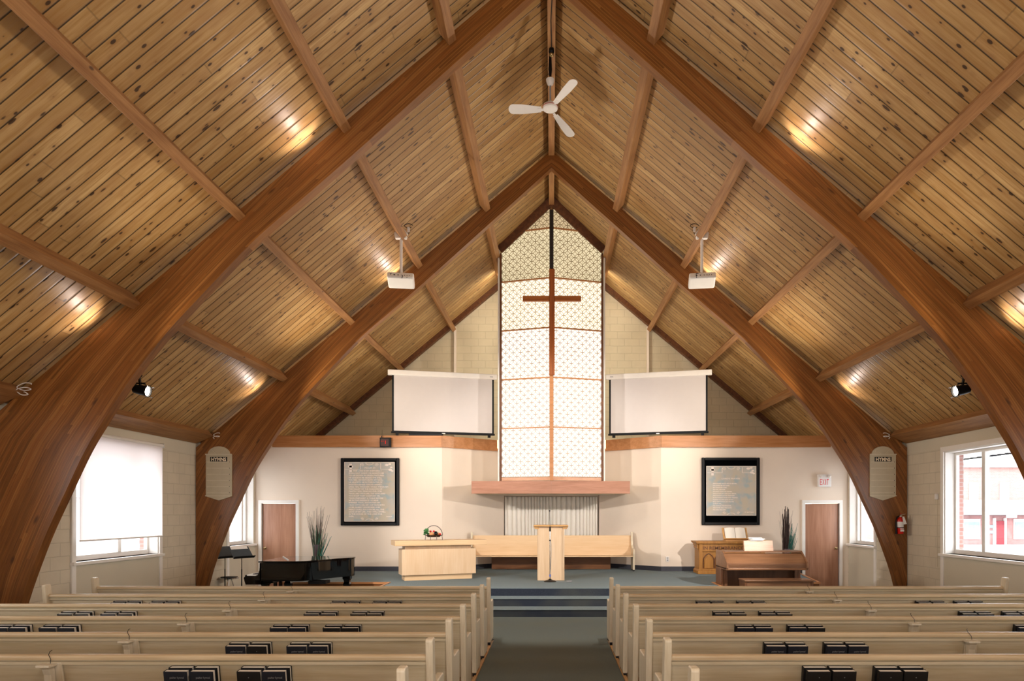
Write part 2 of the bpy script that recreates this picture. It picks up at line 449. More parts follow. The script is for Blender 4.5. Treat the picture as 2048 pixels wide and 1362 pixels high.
# ---------------------------------------------------------------- mesh helpers
class MB:
    def __init__(s): s.v = []; s.f = []; s.uv = {}
    def add(s, vs, fs, uvs=None):
        b = len(s.v); s.v += [tuple(p) for p in vs]
        for k, f in enumerate(fs):
            s.f.append(tuple(b + i for i in f))
            if uvs: s.uv[len(s.f) - 1] = uvs[k]
        return s
    def box(s, x0, x1, y0, y1, z0, z1):
        vs = [(x0, y0, z0), (x1, y0, z0), (x1, y1, z0), (x0, y1, z0), (x0, y0, z1), (x1, y0, z1), (x1, y1, z1), (x0, y1, z1)]
        return s.add(vs, [(0, 3, 2, 1), (4, 5, 6, 7), (0, 1, 5, 4), (1, 2, 6, 5), (2, 3, 7, 6), (3, 0, 4, 7)])
    def hexa(s, p):
        return s.add(p, [(0, 3, 2, 1), (4, 5, 6, 7), (0, 1, 5, 4), (1, 2, 6, 5), (2, 3, 7, 6), (3, 0, 4, 7)])
    def obox(s, c, ax, ay, az):
        c, ax, ay, az = map(Vector, (c, ax, ay, az))
        p = [c + sx * ax + sy * ay + sz * az for sz in (-1, 1) for sx, sy in ((-1, -1), (1, -1), (1, 1), (-1, 1))]
        return s.hexa(p)
    def bar(s, a, b, w, h, up=(0, 0, 1)):
        a, b = Vector(a), Vector(b); d = (b - a); L = d.length; d.normalize()
        x = d.cross(Vector(up))
        if x.length < 1e-4: x = d.cross(Vector((0, 1, 0)))
        x.normalize(); z = x.cross(d)
        return s.obox((a + b) / 2, x * w / 2, d * L / 2, z * h / 2)
    def prism(s, pts, axis, a0, a1):
        """pts 2D in the plane normal to axis; order (y,z) for x, (x,z) for y, (x,y) for z"""
        def mk(p, a): return {0: (a, p[0], p[1]), 1: (p[0], a, p[1]), 2: (p[0], p[1], a)}[axis]
        n = len(pts)
        vs = [mk(p, a0) for p in pts] + [mk(p, a1) for p in pts]
        fs = [tuple(range(n))[::-1], tuple(range(n, 2 * n))] + [(i, (i + 1) % n, n + (i + 1) % n, n + i) for i in range(n)]
        return s.add(vs, fs)
    def tube(s, pts, r, n=8, closed=False, caps=True):
        pts = [Vector(p) for p in pts]; m = len(pts)
        rs = r if isinstance(r, (list, tuple)) else [r] * m
        vs = []; prev = None
        for i, p in enumerate(pts):
            if closed: d = pts[(i + 1) % m] - pts[i - 1]
            else: d = pts[min(i + 1, m - 1)] - pts[max(i - 1, 0)]
            d.normalize()
            if prev is None:
                x = d.orthogonal().normalized()
            else:
                x = prev - d * prev.dot(d)
                x = x.normalized() if x.length > 1e-6 else d.orthogonal().normalized()
            prev = x; y = d.cross(x)
            for k in range(n):
                a = 2 * PI * k / n
                vs.append(p + (x * math.cos(a) + y * math.sin(a)) * rs[i])
        fs = []
        for i in range(m if closed else m - 1):
            j = (i + 1) % m
            for k in range(n):
                fs.append((i * n + k, i * n + (k + 1) % n, j * n + (k + 1) % n, j * n + k))
        if caps and not closed:
            fs.append(tuple(range(n))[::-1]); fs.append(tuple((m - 1) * n + k for k in range(n)))
        return s.add(vs, fs)
    def lathe(s, prof, c=(0, 0, 0), n=24, M_=None, sx=1, sy=1):
        c = Vector(c); vs = []; m = len(prof)
        for r, z in prof:
            for k in range(n):
                a = 2 * PI * k / n
                p = Vector((r * math.cos(a) * sx, r * math.sin(a) * sy, z))
                if M_ is not None: p = M_ @ p
                vs.append(c + p)
        fs = [(i * n + k, i * n + (k + 1) % n, (i + 1) * n + (k + 1) % n, (i + 1) * n + k) for i in range(m - 1) for k in range(n)]
        fs.append(tuple(range(n))[::-1]); fs.append(tuple((m - 1) * n + k for k in range(n)))
        return s.add(vs, fs)
    def ball(s, c, rx, ry=None, rz=None, n=14, m=9):
        ry = ry or rx; rz = rz or rx
        prof = [(max(1e-4, math.sin(PI * i / m)), -math.cos(PI * i / m)) for i in range(m + 1)]
        b = len(s.v)
        s.lathe(prof, (0, 0, 0), n)
        for i in range(b, len(s.v)):
            x, y, z = s.v[i]; s.v[i] = (c[0] + x * rx, c[1] + y * ry, c[2] + z * rz)
        return s
    def xf(s, mat, start=0):
        for i in range(start, len(s.v)): s.v[i] = tuple(mat @ Vector(s.v[i]))
        return s
    def build(s, name, mat, parent=None, smooth=False, bevel=0.0, seg=2, angle=35):
        me = bpy.data.meshes.new(name)
        me.from_pydata(s.v, [], s.f)
        me.validate(); me.update()
        if s.uv:
            uvl = me.uv_layers.new(name='UVMap')
            for fi, uvs in s.uv.items():
                p = me.polygons[fi]
                for k, li in enumerate(p.loop_indices): uvl.data[li].uv = uvs[k]
        me.materials.append(mat)
        import bmesh
        bm = bmesh.new(); bm.from_mesh(me); bmesh.ops.recalc_face_normals(bm, faces=bm.faces); bm.to_mesh(me); bm.free()
        o = bpy.data.objects.new(name, me); col.objects.link(o)
        if parent is not None: o.parent = parent
        if smooth:
            for p in me.polygons: p.use_smooth = True
            try: me.set_sharp_from_angle(angle=R(40))
            except Exception: pass
        if bevel:
            b = o.modifiers.new('edge', 'BEVEL'); b.width = bevel; b.segments = seg; b.limit_method = 'ANGLE'; b.angle_limit = R(angle)
        return o

def tag(o, label, cat=None, group=None, kind=None):
    o['label'] = label
    if cat: o['category'] = cat
    if group: o['group'] = group
    if kind: o['kind'] = kind
    return o
def thing(name, label, cat, loc=(0, 0, 0), rz=0.0, group=None):
    o = bpy.data.objects.new(name, None); col.objects.link(o)
    o.location = loc; o.rotation_euler = (0, 0, rz); o.empty_display_size = 0.2
    return tag(o, label, cat, group)
def struct(o, label=None, cat=None):
    o['kind'] = 'structure'
    if label: o['label'] = label
    if cat: o['category'] = cat
    return o
def kids(o): return [c for c in bpy.data.objects if c.parent == o]
def dup(root, loc=None, rz=None, label=None, group=None, tree=None):
    tree = tree or KID
    def cp(o, parent):
        c = o.copy(); col.objects.link(c); c.parent = parent
        for ch in tree.get(o.name, ()): cp(ch, c)
        return c
    r = cp(root, None)
    if loc is not None: r.location = loc
    if rz is not None: r.rotation_euler = (0, 0, rz)
    if label: r['label'] = label
    if group: r['group'] = group
    return r
KID = {}
def snapshot():
    KID.clear()
    for o in bpy.data.objects:
        if o.parent: KID.setdefault(o.parent.name, []).append(o)

_tc = {}
def text_geo(body, size=1.0, align='CENTER', res=2, bold=0.0, sx=1.0, spacing=1.0, line=1.0):
    key = (body, size, align, res, bold, sx, spacing, line)
    if key in _tc: return _tc[key]
    cu = bpy.data.curves.new('txt', 'FONT'); cu.body = body; cu.size = size; cu.align_x = align
    cu.resolution_u = res; cu.offset = bold; cu.space_character = spacing; cu.space_line = line
    o = bpy.data.objects.new('txt', cu); col.objects.link(o)
    dg = bpy.context.evaluated_depsgraph_get()
    me = bpy.data.meshes.new_from_object(o.evaluated_get(dg))
    vs = [(v.co.x * sx, v.co.y, 0) for v in me.vertices]; fs = [tuple(p.vertices) for p in me.polygons]
    bpy.data.objects.remove(o); bpy.data.curves.remove(cu); bpy.data.meshes.remove(me)
    _tc[key] = (vs, fs)
    return vs, fs
def put_text(mb, body, origin, right=(1, 0, 0), up=(0, 0, 1), fit=None, **kw):
    vs, fs = text_geo(body, **kw)
    o, r, u = Vector(origin), Vector(right), Vector(up)
    k = 1.0
    if fit:
        w = max(v[0] for v in vs) - min(v[0] for v in vs); k = fit / w
    mb.add([o + r * v[0] * k + u * v[1] for v in vs], fs)
    return mb
# ================================================================ THE SETTING
W = 7.2; APEX = 9.30; AAPEX = 9.18; SL = 0.836
TH = math.atan(SL); CT, ST = math.cos(TH), math.sin(TH)
def roofz(x): return APEX - SL * abs(x)
def archz(x): return AAPEX - SL * abs(x)

# floor, aisle carpet, front carpet
struct(MB().box(-7.5, 7.5, -6.2, 18.9, -0.2, 0.0).build('floor', M['floor']))
ac = MB().box(-0.83, 0.80, -6.0, 9.9, 0.0, 0.012).box(-7.15, 7.15, 9.9, 16.6, 0.0, 0.012).build('carpet', M['aisle'])
tag(ac, 'blue-grey carpet running up the aisle and across the front below the steps', 'carpet', kind='structure')
for s, x in ((-1, -0.855), (1, 0.825)):
    e = MB().prism([(x - 0.022, 0.0), (x + 0.022, 0.0), (x + 0.015, 0.016), (x - 0.015, 0.016)], 1, -6.0, 9.42).build('trim_1' if s < 0 else 'trim_2', M['maple2'])
    struct(e, 'pale wooden edging strip along the %s side of the aisle carpet' % ('left' if s < 0 else 'right'))

# raised chancel platform with three risers
PZ = 0.43
plat = [(-3.28, 12.8), (3.26, 12.8), (3.26, 13.85), (5.43, 13.85), (5.9, 16.6), (2.7, 16.6), (1.25, 17.95), (-1.25, 17.95), (-2.7, 16.6), (-5.9, 16.6), (-5.43, 13.85), (-3.28, 13.85)]
struct(MB().prism(plat, 2, 0.0, PZ - 0.006).build('floor_platform', M['plinth']), 'raised chancel platform with dark wooden sides')
top = MB().prism([(x * 0.998, y + (0.012 if y < 14 else 0)) for x, y in plat], 2, PZ - 0.006, PZ).build('floor_platform_carpet', M['carpet'])
struct(top, 'blue-grey carpet covering the raised chancel platform')
step = thing('chancel_steps', 'carpeted steps with dark risers climbing from the aisle to the platform', 'steps'); struct(step)
MB().box(-3.28, 3.26, 12.0, 12.4, 0.012, 0.142).box(-3.28, 3.26, 12.4, 12.79, 0.142, 0.283).build('riser', M['carpetd'], step)
MB().box(-3.28, 3.26, 12.79, 12.80, 0.0, PZ - 0.004).build('riser', M['carpetd'], step)
for y0, y1, z in ((11.985, 12.4, 0.147), (12.385, 12.79, 0.288), (12.785, 12.83, PZ + 0.003)):
    MB().box(-3.29, 3.27, y0, y1, z - 0.012, z).build('tread', M['carpet'], step, bevel=0.005)
# wooden nosing round the set-back platform edges
nz = thing('platform_nosing', 'varnished wooden nosing along the set-back edges of the platform', 'trim'); struct(nz)
for s in (-1, 1):
    x0 = 3.28 if s < 0 else 3.26
    for a, b in (((s * x0, 12.84), (s * x0, 13.85)), ((s * x0, 13.85), (s * 5.45, 13.85)), ((s * 5.43, 13.84), (s * 5.9, 16.6))):
        MB().bar((a[0], a[1], PZ - 0.01), (b[0], b[1], PZ - 0.01), 0.045, 0.04).build('nosing_strip', M['trimwood'], nz)

# side walls with window openings, panels and a painted band above
WT = 0.34
ZB, ZT = 1.10, 2.96
for s, side in ((-1, 'left'), (1, 'right')):
    def X(a): return s * a
    def wb(mb, x0, x1, y0, y1, z0, z1):
        a, b = sorted((s * x0, s * x1)); mb.box(a, b, y0, y1, z0, z1)
    w = MB(); ys = -6.2
    for y0, y1 in WIN_Y:
        wb(w, W, W + WT, ys, y0, 0, 3.02)
        wb(w, W, W + WT, y0, y1, 0, ZB)
        wb(w, W, W + WT, y0, y1, ZT, 3.02)
        ys = y1
    wb(w, W, W + WT, ys, 18.9, 0, 3.02)
    struct(w.build('wall_' + side, M['wallside']))
    b = MB(); wb(b, W - 0.012, W + WT, -6.2, 18.9, 3.02, 3.42)
    struct(b.build('wall_band_' + side, M['wallband']), 'smooth painted band along the top of the %s wall' % side)
    # windows
    for k, (y0, y1) in enumerate(WIN_Y):
        num = k + 1 + (4 if s > 0 else 0)
        names = ['rearmost', 'second', 'middle', 'chancel']
        wn = thing('window_%d' % num, '%s window of the %s wall with white painted casing' % (names[k], side), 'window'); struct(wn)
        cut = y1 > 16.4
        c = MB()
        wb(c, W - 0.03, W + 0.0, y0 - 0.09, y0, ZB - 0.04, ZT + 0.09)
        if not cut: wb(c, W - 0.03, W + 0.0, y1, y1 + 0.09, ZB - 0.04, ZT + 0.09)
        wb(c, W - 0.03, W + 0.0, y0, y1, ZT, ZT + 0.09)
        wb(c, W, W + 0.17, y0, y0 + 0.02, ZB, ZT); wb(c, W, W + 0.17, y1 - 0.02, y1, ZB, ZT)
        wb(c, W, W + 0.17, y0, y1, ZT - 0.02, ZT)
        c.build('window_casing', M['white'], wn, bevel=0.004)
        sl_ = MB(); wb(sl_, W - 0.07, W + 0.17, y0 - 0.10, y1 + (0.10 if not cut else 0.05), ZB - 0.05, ZB)
        sl_.build('window_sill', M['white'], wn, bevel=0.006)
        f = MB(); xa, xb = W + 0.17, W + 0.23
        ym = y0 + (y1 - y0) * 0.60
        if cut: ym = y0 + 0.80 * (y1 - y0)
        wb(f, xa, xb, y0, y0 + 0.07, ZB, ZT); wb(f, xa, xb, y1 - 0.07, y1, ZB, ZT)
        wb(f, xa, xb, y0 + 0.07, y1 - 0.07, ZB, ZB + 0.08); wb(f, xa, xb, y0 + 0.07, y1 - 0.07, ZT - 0.07, ZT)
        wb(f, xa - 0.02, xb, ym - 0.045, ym + 0.045, ZB + 0.08, ZT - 0.07)
        f.build('window_frame', M['white'], wn, bevel=0.006)
        ext = MB(); wb(ext, W + 0.23, W + WT, y1 - 0.012, y1 - 0.001, ZB, ZT); wb(ext, W + 0.23, W + WT, y0 + 0.001, y0 + 0.012, ZB, ZT)
        ext.build('brick_reveal', M['brick'], wn)
        for a, b_ in ((y0 + 0.07, ym - 0.045), (ym + 0.045, y1 - 0.07)):
            g = MB(); x_ = s * (W + 0.205)
            g.add([(x_, a, ZB + 0.08), (x_, b_, ZB + 0.08), (x_, b_, ZT - 0.07), (x_, a, ZT - 0.07)], [(0, 1, 2, 3)])
            g.build('window_pane', M['glass'], wn)
        # panel below the sill with white uprights
        pn = MB(); wb(pn, W - 0.012, W + 0.0, y0, y1, 0.0, ZB - 0.05); pn.build('under_window_panel', M['wallband'], wn)
        up = MB(); wb(up, W - 0.03, W, y0 - 0.09, y0, 0, ZB - 0.05)
        if not cut: wb(up, W - 0.03, W, y1, y1 + 0.09, 0, ZB - 0.05)
        up.build('panel_upright', M['white'], wn, bevel=0.004)
    # outside eaves
    so = MB(); wb(so, W + WT, W + 0.9, -6, 18.9, 2.91, 2.95)
    for i in range(0, 125):
        wb(so, W + WT, W + 0.9, -6 + i * 0.2, -5.985 + i * 0.2, 2.90, 2.91)
    struct(so.build('soffit_' + side, M['soffit']), 'slatted white eave soffit outside the %s windows' % side)
    fa = MB(); wb(fa, W + 0.9, W + 0.93, -6, 18.9, 2.88, 3.02); struct(fa.build('fascia_' + side, M['carpetd']), 'dark eave edge outside the %s windows' % side)

# rear wall behind the photographer
struct(MB().prism([(-7.54, 0), (7.54, 0), (7.54, 3.2), (0, 9.5), (-7.54, 3.2)], 1, -6.3, -6.2).build('wall_rear', M['wall']))

# lower chancel wall: straight bays, then angled in towards the curtain alcove
lp = [(-7.2, 16.57), (-2.66, 16.57), (-1.6, 17.47), (-1.25, 17.47), (-1.25, 17.95), (1.22, 17.95), (1.22, 17.47), (1.6, 17.47), (2.66, 16.57), (7.2, 16.57), (7.2, 16.9), (2.8, 16.9), (1.75, 17.8), (1.4, 17.8), (1.4, 18.15), (-1.4, 18.15), (-1.4, 17.8), (-1.75, 17.8), (-2.8, 16.9), (-7.2, 16.9)]
# doors need openings: build the straight bays from boxes
fw = MB()
DW = {'1': (-7.03, -6.20), '2': (6.15, 6.98)}
fw.box(-7.2, -7.03, 16.57, 16.72, 0, 3.46).box(-6.20, -2.66, 16.57, 16.72, 0, 3.46).box(-7.03, -6.20, 16.57, 16.72, 2.07, 3.46)
fw.box(6.98, 7.2, 16.57, 16.72, 0, 3.46).box(2.66, 6.15, 16.57, 16.72, 0, 3.46).box(6.15, 6.98, 16.57, 16.72, 2.07, 3.46)
for s in (-1, 1):
    fw.prism([(s * 2.66, 16.57), (s * 1.24, 17.77), (s * 1.24, 17.94), (s * 2.66, 16.72)], 2, 0, 3.46)
    fw.box(min(s * 1.24, s * 1.36), max(s * 1.24, s * 1.36), 17.9, 18.1, 0, 3.46)
fw.box(-1.36, 1.36, 18.0, 18.1, 0, 3.46)
struct(fw.build('wall_front', M['wall']))
# shallow return panels beside the tall window, above the shelf
struct(MB().prism([(-7.2, 16.72), (-2.66, 16.72), (-1.24, 17.95), (1.24, 17.95), (2.66, 16.72), (7.2, 16.72), (7.2, 18.9), (-7.2, 18.9)], 2, 3.60, 3.66).build('ledge', M['wallband']), 'flat ledge on top of the chancel wall behind the screens')
# doors
for k, (x0, x1) in DW.items():
    side = 'left' if k == '1' else 'right'
    d = thing('door_' + k, 'red-brown flush wooden door in white frame at the %s end of the chancel wall' % side, 'door'); struct(d)
    MB().box(x0 + 0.005, x1 - 0.005, 16.60, 16.64, 0.02, 2.06).build('door_leaf', M['door'], d, bevel=0.003)
    MB().box(x0 - 0.075, x0, 16.53, 16.60, 0, 2.07).box(x1, x1 + 0.075, 16.53, 16.60, 0, 2.07).box(x0 - 0.075, x1 + 0.075, 16.53, 16.60, 2.07, 2.15).build('door_frame', M['white'], d, bevel=0.005)
    kx = x0 + 0.07 if k == '1' else x1 - 0.07
    MB().lathe([(0.028, 0), (0.028, 0.006), (0.01, 0.01), (0.01, 0.03), (0.022, 0.036), (0.028, 0.05), (0.022, 0.064), (0.004, 0.068)], (kx, 16.60, 0.98), 16, Matrix.Rotation(R(90), 4, 'X')).build('door_knob', M['brass'], d, smooth=True)
# baseboards
bb = MB()
bb.box(-6.12, -2.66, 16.545, 16.57, 0, PZ + 0.11); bb.box(2.66, 6.07, 16.545, 16.57, 0, PZ + 0.11)
for s in (-1, 1):
    bb.prism([(s * 2.66, 16.545), (s * 1.24, 17.745), (s * 1.24, 17.77), (s * 2.66, 16.57)], 2, PZ, PZ + 0.11)
struct(bb.build('baseboard_front', M['base']))
# varnished fascia along the top of the chancel wall
for s, nm in ((-1, 'trim_3'), (1, 'trim_4')):
    side = 'left' if s < 0 else 'right'
    t_ = thing(nm, 'long varnished wood beam capping the %s half of the chancel wall' % side, 'beam'); struct(t_)
    MB().box(min(s * 2.66, s * 6.75), max(s * 2.66, s * 6.75), 16.49, 16.60, 3.43, 3.71).build('straight_board', M['trimwood'], t_, bevel=0.003)
    MB().prism([(s * 2.66, 16.49), (s * 1.29, 17.648), (s * 1.29, 17.758), (s * 2.66, 16.60)], 2, 3.43, 3.71).build('angled_board', M['trimwood'], t_, bevel=0.003)

# gable wall
gw = MB(); zc = lambda x: roofz(x) + 0.0
gw.prism([(-6.9, 3.4), (-2.63, 3.4), (-2.63, zc(2.63)), (-6.9, zc(6.9))], 1, 18.7, 18.9)
gw.prism([(2.63, 3.4), (6.9, 3.4), (6.9, zc(6.9)), (2.63, zc(2.63))], 1, 18.7, 18.9)
gw.prism([(-2.63, 3.4), (2.63, 3.4), (2.63, zc(2.63)), (0, APEX), (-2.63, zc(2.63))], 1, 18.66, 18.9)
struct(gw.build('wall_gable', M['gable']))
for s, nm in ((-1, 'trim_5'), (1, 'trim_6')):
    MBr = MB()
    a, b = Vector((s * 1.1, 18.58, roofz(1.1) - 0.07)), Vector((s * 6.9, 18.58, roofz(6.9) - 0.07))
    MBr.bar(a, b, 0.15, 0.14, up=(s * ST, 0, CT))
    struct(MBr.build(nm, M['darkwood']), 'dark timber rake board where the %s slope meets the gable wall' % ('left' if s < 0 else 'right'))
for s, nm in ((-1, 'trim_7'), (1, 'trim_8')):
    struct(MB().box(min(s * 2.60, s * 2.66), max(s * 2.60, s * 2.66), 18.62, 18.68, 3.46, roofz(2.6) - 0.2).build(nm, M['wall']), 'slim vertical batten on the gable wall, %s' % ('left side' if s < 0 else 'right side'))

# ceiling: two slopes of tongue-and-groove boards
for s, nm in ((-1, 'ceiling_left'), (1, 'ceiling_right')):
    L = 7.52 / CT
    mb = MB().box(0, L, -6.3, 19.0, -0.08 if s < 0 else 0.0, 0.0 if s < 0 else 0.08)
    o = mb.build(nm, M['boards'])
    o.location = (0, 0, APEX); o.rotation_euler = (0, TH if s > 0 else PI - TH, 0)
    struct(o, '%s slope of the ceiling, knotty pine boards' % ('left' if s < 0 else 'right'))

# ================================================================ TIMBER ARCHES
inner = [(7.06, 0.0), (6.98, 0.37), (6.85, 0.83), (6.60, 1.50), (6.34, 2.07), (6.06, 2.66), (5.78, 3.12), (5.45, 3.62), (5.0, 4.19), (4.45, 4.78), (3.85, 5.40), (3.2, 5.96), (2.58, 6.50), (1.9, 7.11), (1.31, 7.64), (0.65, 8.23), (0.0, 8.82)]
outer = [(7.19, 0.0), (7.19, 0.5), (7.19, 1.0), (7.19, 1.6), (7.19, 2.3), (7.19, 2.85), (7.19, 3.165)] + [(x, archz(x)) for x in (6.75, 6.15, 5.45, 4.65, 3.85, 3.1, 2.3, 1.6, 0.8, 0.0)]
def catmull(P, n):
    out = []
    for i in range(len(P) - 1):
        p0 = P[max(i - 1, 0)]; p1 = P[i]; p2 = P[i + 1]; p3 = P[min(i + 2, len(P) - 1)]
        for k in range(n):
            t = k / n
            out.append(tuple(0.5 * (2 * p1[a] + (p2[a] - p0[a]) * t + (2 * p0[a] - 5 * p1[a] + 4 * p2[a] - p3[a]) * t * t + (3 * p1[a] - p0[a] - 3 * p2[a] + p3[a]) * t ** 3) for a in (0, 1)))
    out.append(P[-1]); return out
def lerp_list(P, n):
    out = []
    for i in range(len(P) - 1):
        for k in range(n):
            t = k / n; out.append((P[i][0] * (1 - t) + P[i + 1][0] * t, P[i][1] * (1 - t) + P[i + 1][1] * t))
    out.append(P[-1]); return out
IN = catmull(inner, 4); OUT = lerp_list(outer, 4)
def half_arch(s, y0, y1, parent):
    mb = MB(); K = 6; T = len(IN); u = 0
    us = [0.0]
    for i in range(1, T): us.append(us[-1] + math.dist(IN[i], IN[i - 1]))
    idx = {}
    for side, y in ((0, y0), (1, y1)):
        for i in range(T):
            for k in range(K + 1):
                t = k / K
                x = IN[i][0] * (1 - t) + OUT[i][0] * t; z = IN[i][1] * (1 - t) + (OUT[i][1] - 0.006) * t
                idx[(side, i, k)] = len(mb.v); mb.v.append((s * x, y, z))
    def uvof(i, k):
        d = math.dist(IN[i], OUT[i]) * k / K
        return (us[i] + y0 * 3, d)
    for side in (0, 1):
        for i in range(T - 1):
            for k in range(K):
                q = [(i, k), (i + 1, k), (i + 1, k + 1), (i, k + 1)]
                mb.f.append(tuple(idx[(side,) + c] for c in q)); mb.uv[len(mb.f) - 1] = [uvof(*c) for c in q]
    for k, vv in ((0, 0.005), (K, 0.2)):
        for i in range(T - 1):
            mb.f.append((idx[(0, i, k)], idx[(0, i + 1, k)], idx[(1, i + 1, k)], idx[(1, i, k)]))
            mb.uv[len(mb.f) - 1] = [(us[i], vv), (us[i + 1], vv), (us[i + 1], vv + 0.15 * 0.2), (us[i], vv + 0.15 * 0.2)]
    o = mb.build('half_arch', M['arch'], parent, smooth=True)
    return o
AT = 0.15
ARCH_Y = (8.87, 13.80)
for ya, nm in zip(ARCH_Y, ('near', 'far')):
    lab = {'near': 'large laminated timber arch nearest the viewer, spanning above the front pews', 'far': 'laminated timber arch farther off, beside the chancel platform, carrying the hymn boards'}[nm]
    a = thing('timber_arch', lab, 'arch', (0, ya, 0))
    for s in (-1, 1):
        half_arch(s, 0, AT, a)

# purlins between the arches
bays = [('near bay', 2.0, ARCH_Y[0]), ('middle bay', ARCH_Y[0] + AT, ARCH_Y[1]), ('chancel bay', ARCH_Y[1] + AT, 18.64)]
ordw = ['first', 'second', 'third', 'fourth']
for bname, y0, y1 in bays:
    for s in (-1, 1):
        for k in range(1, 6):
            x = 1.367 * k + 0.05
            ye = y1
            if bname == 'chancel bay' and k == 1: ye = 18.5
            eave = k == 5
            w_, h_ = (0.12, 0.21) if not eave else (0.20, 0.17)
            if eave: x = 6.92
            L = (ye - y0 - 0.01) / 2
            c = Vector((s * x, 0, roofz(x))) - Vector((s * ST, 0, CT)) * (h_ / 2 + 0.004)
            lab = ('%s purlin below the ridge on the %s slope, %s' % (ordw[k - 1], 'left' if s < 0 else 'right', bname)) if not eave else ('eave beam on top of the %s wall, %s' % ('left' if s < 0 else 'right', bname))
            if eave:
                pr = [(6.93, 3.503), (6.84, 3.40), (7.17, 3.245), (7.17, 3.30)]
                q = MB().prism([(s * a, b) for a, b in pr], 1, y0 + 0.005, ye - 0.005).build('eave_beam', M['purlin'], None)
                tag(q, lab, 'beam', 'eave beams on the side walls'); continue
            o = MB().obox((0, 0, 0), Vector((s * CT, 0, -ST)) * w_ / 2, Vector((0, 1, 0)) * L, Vector((s * ST, 0, CT)) * h_ / 2).build('roof_purlin' if not eave else 'eave_beam', M['purlin'], None, bevel=0.004)
            o.location = (c.x, (y0 + ye) / 2, c.z)
            tag(o, lab, 'beam', 'timber purlins under the ceiling boards' if not eave else 'eave beams on the side walls')
    ro = MB().box(-0.06, 0.06, y0 + 0.005, (y1 if bname != 'chancel bay' else 18.5) - 0.005, APEX - 0.235, APEX - 0.055).build('ridge_beam', M['purlin'], None, bevel=0.004)
    tag(ro, 'ridge beam at the peak of the ceiling, %s' % bname, 'beam', 'ridge beam lengths')

# ================================================================ OUTSIDE
struct(MB().box(-120, -7.6, -60, 140, -1.1, -0.95).box(7.6, 120, -60, 140, -1.1, -0.95).build('ground', M['snow']))
# brick shop block seen through the right-hand window
bl = thing('street_building', 'two-storey pink brick shop building across the street, seen through the right window', 'building')
Y0 = 60.0; GZ = -0.95
def px(x): return (x - 1103) * Y0 / 1365
def pz(y): return 1.85 + (1025 - y) * Y0 / 1365
MB().box(px(1850), px(2190), Y0, Y0 + 12, GZ, pz(935)).build('wall', M['brick'], bl)
MB().box(px(1845), px(2195), Y0 - 0.4, Y0 + 12, pz(935), pz(928)).build('parapet', M['shoppale'], bl)
MB().prism([(Y0 - 1.6, pz(1030)), (Y0 - 0.01, pz(1030)), (Y0 - 0.01, pz(1000)), (Y0 - 0.3, pz(1000))], 0, px(1850), px(2190)).build('awning_roof', M['shingle'], bl)
MB().box(px(1850), px(2190), Y0 - 0.15, Y0 - 0.01, GZ, pz(1031)).build('shop_front', M['shop'], bl)
MB().box(px(1987), px(2004), Y0 - 0.3, Y0 - 0.16, GZ, pz(1042)).build('door', M['shopred'], bl)
MB().box(px(1983), px(1987), Y0 - 0.35, Y0 - 0.16, GZ, pz(1036)).box(px(2004), px(2008), Y0 - 0.35, Y0 - 0.16, GZ, pz(1036)).build('door_frame', M['white'], bl)
MB().box(px(1988), px(2006), Y0 - 1.8, Y0 - 1.6, pz(1035), pz(1024)).build('sign_board', M['white'], bl)
for a, b, c, d in ((2001, 2014, 968, 998), (2060, 2073, 968, 998), (1940, 1953, 968, 998)):
    MB().box(px(a - 2), px(b + 2), Y0 - 0.12, Y0 - 0.01, pz(d + 2), pz(c - 3)).build('window_frame', M['white'], bl)
    MB().box(px(a), px(b), Y0 - 0.16, Y0 - 0.125, pz(d), pz(c)).build('window', M['paleglass'], bl)
for a, b in ((2026, 2046), (2060, 2090), (1925, 1955)):
    MB().box(px(a - 2), px(b + 2), Y0 - 0.26, Y0 - 0.16, pz(1078), pz(1038)).build('window_frame', M['white'], bl)
    MB().box(px(a), px(b), Y0 - 0.3, Y0 - 0.265, pz(1074), pz(1044)).build('window', M['paleglass'], bl)
for i in range(4):
    o = MB().box(px(1975), px(1983), Y0 - 0.28, Y0 - 0.16, pz(1056 + (i % 2) * 11), pz(1050 + (i % 2) * 11)).build('notice_box', M['paleglass'], bl) if i < 2 else None
# pale house and parked car seen through the left windows
hs = thing('street_house', 'pale low building far off through the left windows', 'building')
MB().box(-50, -18, 62, 70, GZ, 3.2).build('wall', M['shoppale'], hs)
MB().prism([(60.8, 3.2), (71.2, 3.2), (66, 5.6)], 0, -51, -17).build('roof', M['shingle'], hs)
for i in range(6):
    MB().box(-47 + i * 5, -45 + i * 5, 61.9, 61.99, 0.4, 2.2).build('window', M['paleglass'], hs)
for i, (cx, cy, rz, lb) in enumerate(((-17.5, 38, 0.3, 'grey-blue parked car seen through the left chancel window'), (-24.0, 30.0, 0.1, 'grey parked car seen beneath the white window blind'))):
    c = thing('car', lb, 'car', (cx, cy, GZ), rz)
    b = MB().prism([(-2.1, 0.35), (2.1, 0.35), (2.15, 0.8), (1.3, 0.95), (0.7, 1.42), (-0.9, 1.45), (-1.6, 0.98), (-2.15, 0.85)], 1, -0.85, 0.85)
    b.build('body', M['carpaint'], c, bevel=0.08)
    MB().prism([(1.15, 0.98), (0.66, 1.36), (-0.85, 1.38), (-1.4, 1.0)], 1, -0.86, 0.86).build('windows', M['paleglass'], c)
    for wx in (-1.3, 1.35):
        for wy in (-0.8, 0.8):
            MB().lathe([(0.02, -0.1), (0.33, -0.1), (0.35, 0), (0.33, 0.1), (0.02, 0.1)], (wx, wy, 0.35), 18, Matrix.Rotation(R(90), 4, 'X')).build('wheel', M['tyre'], c)
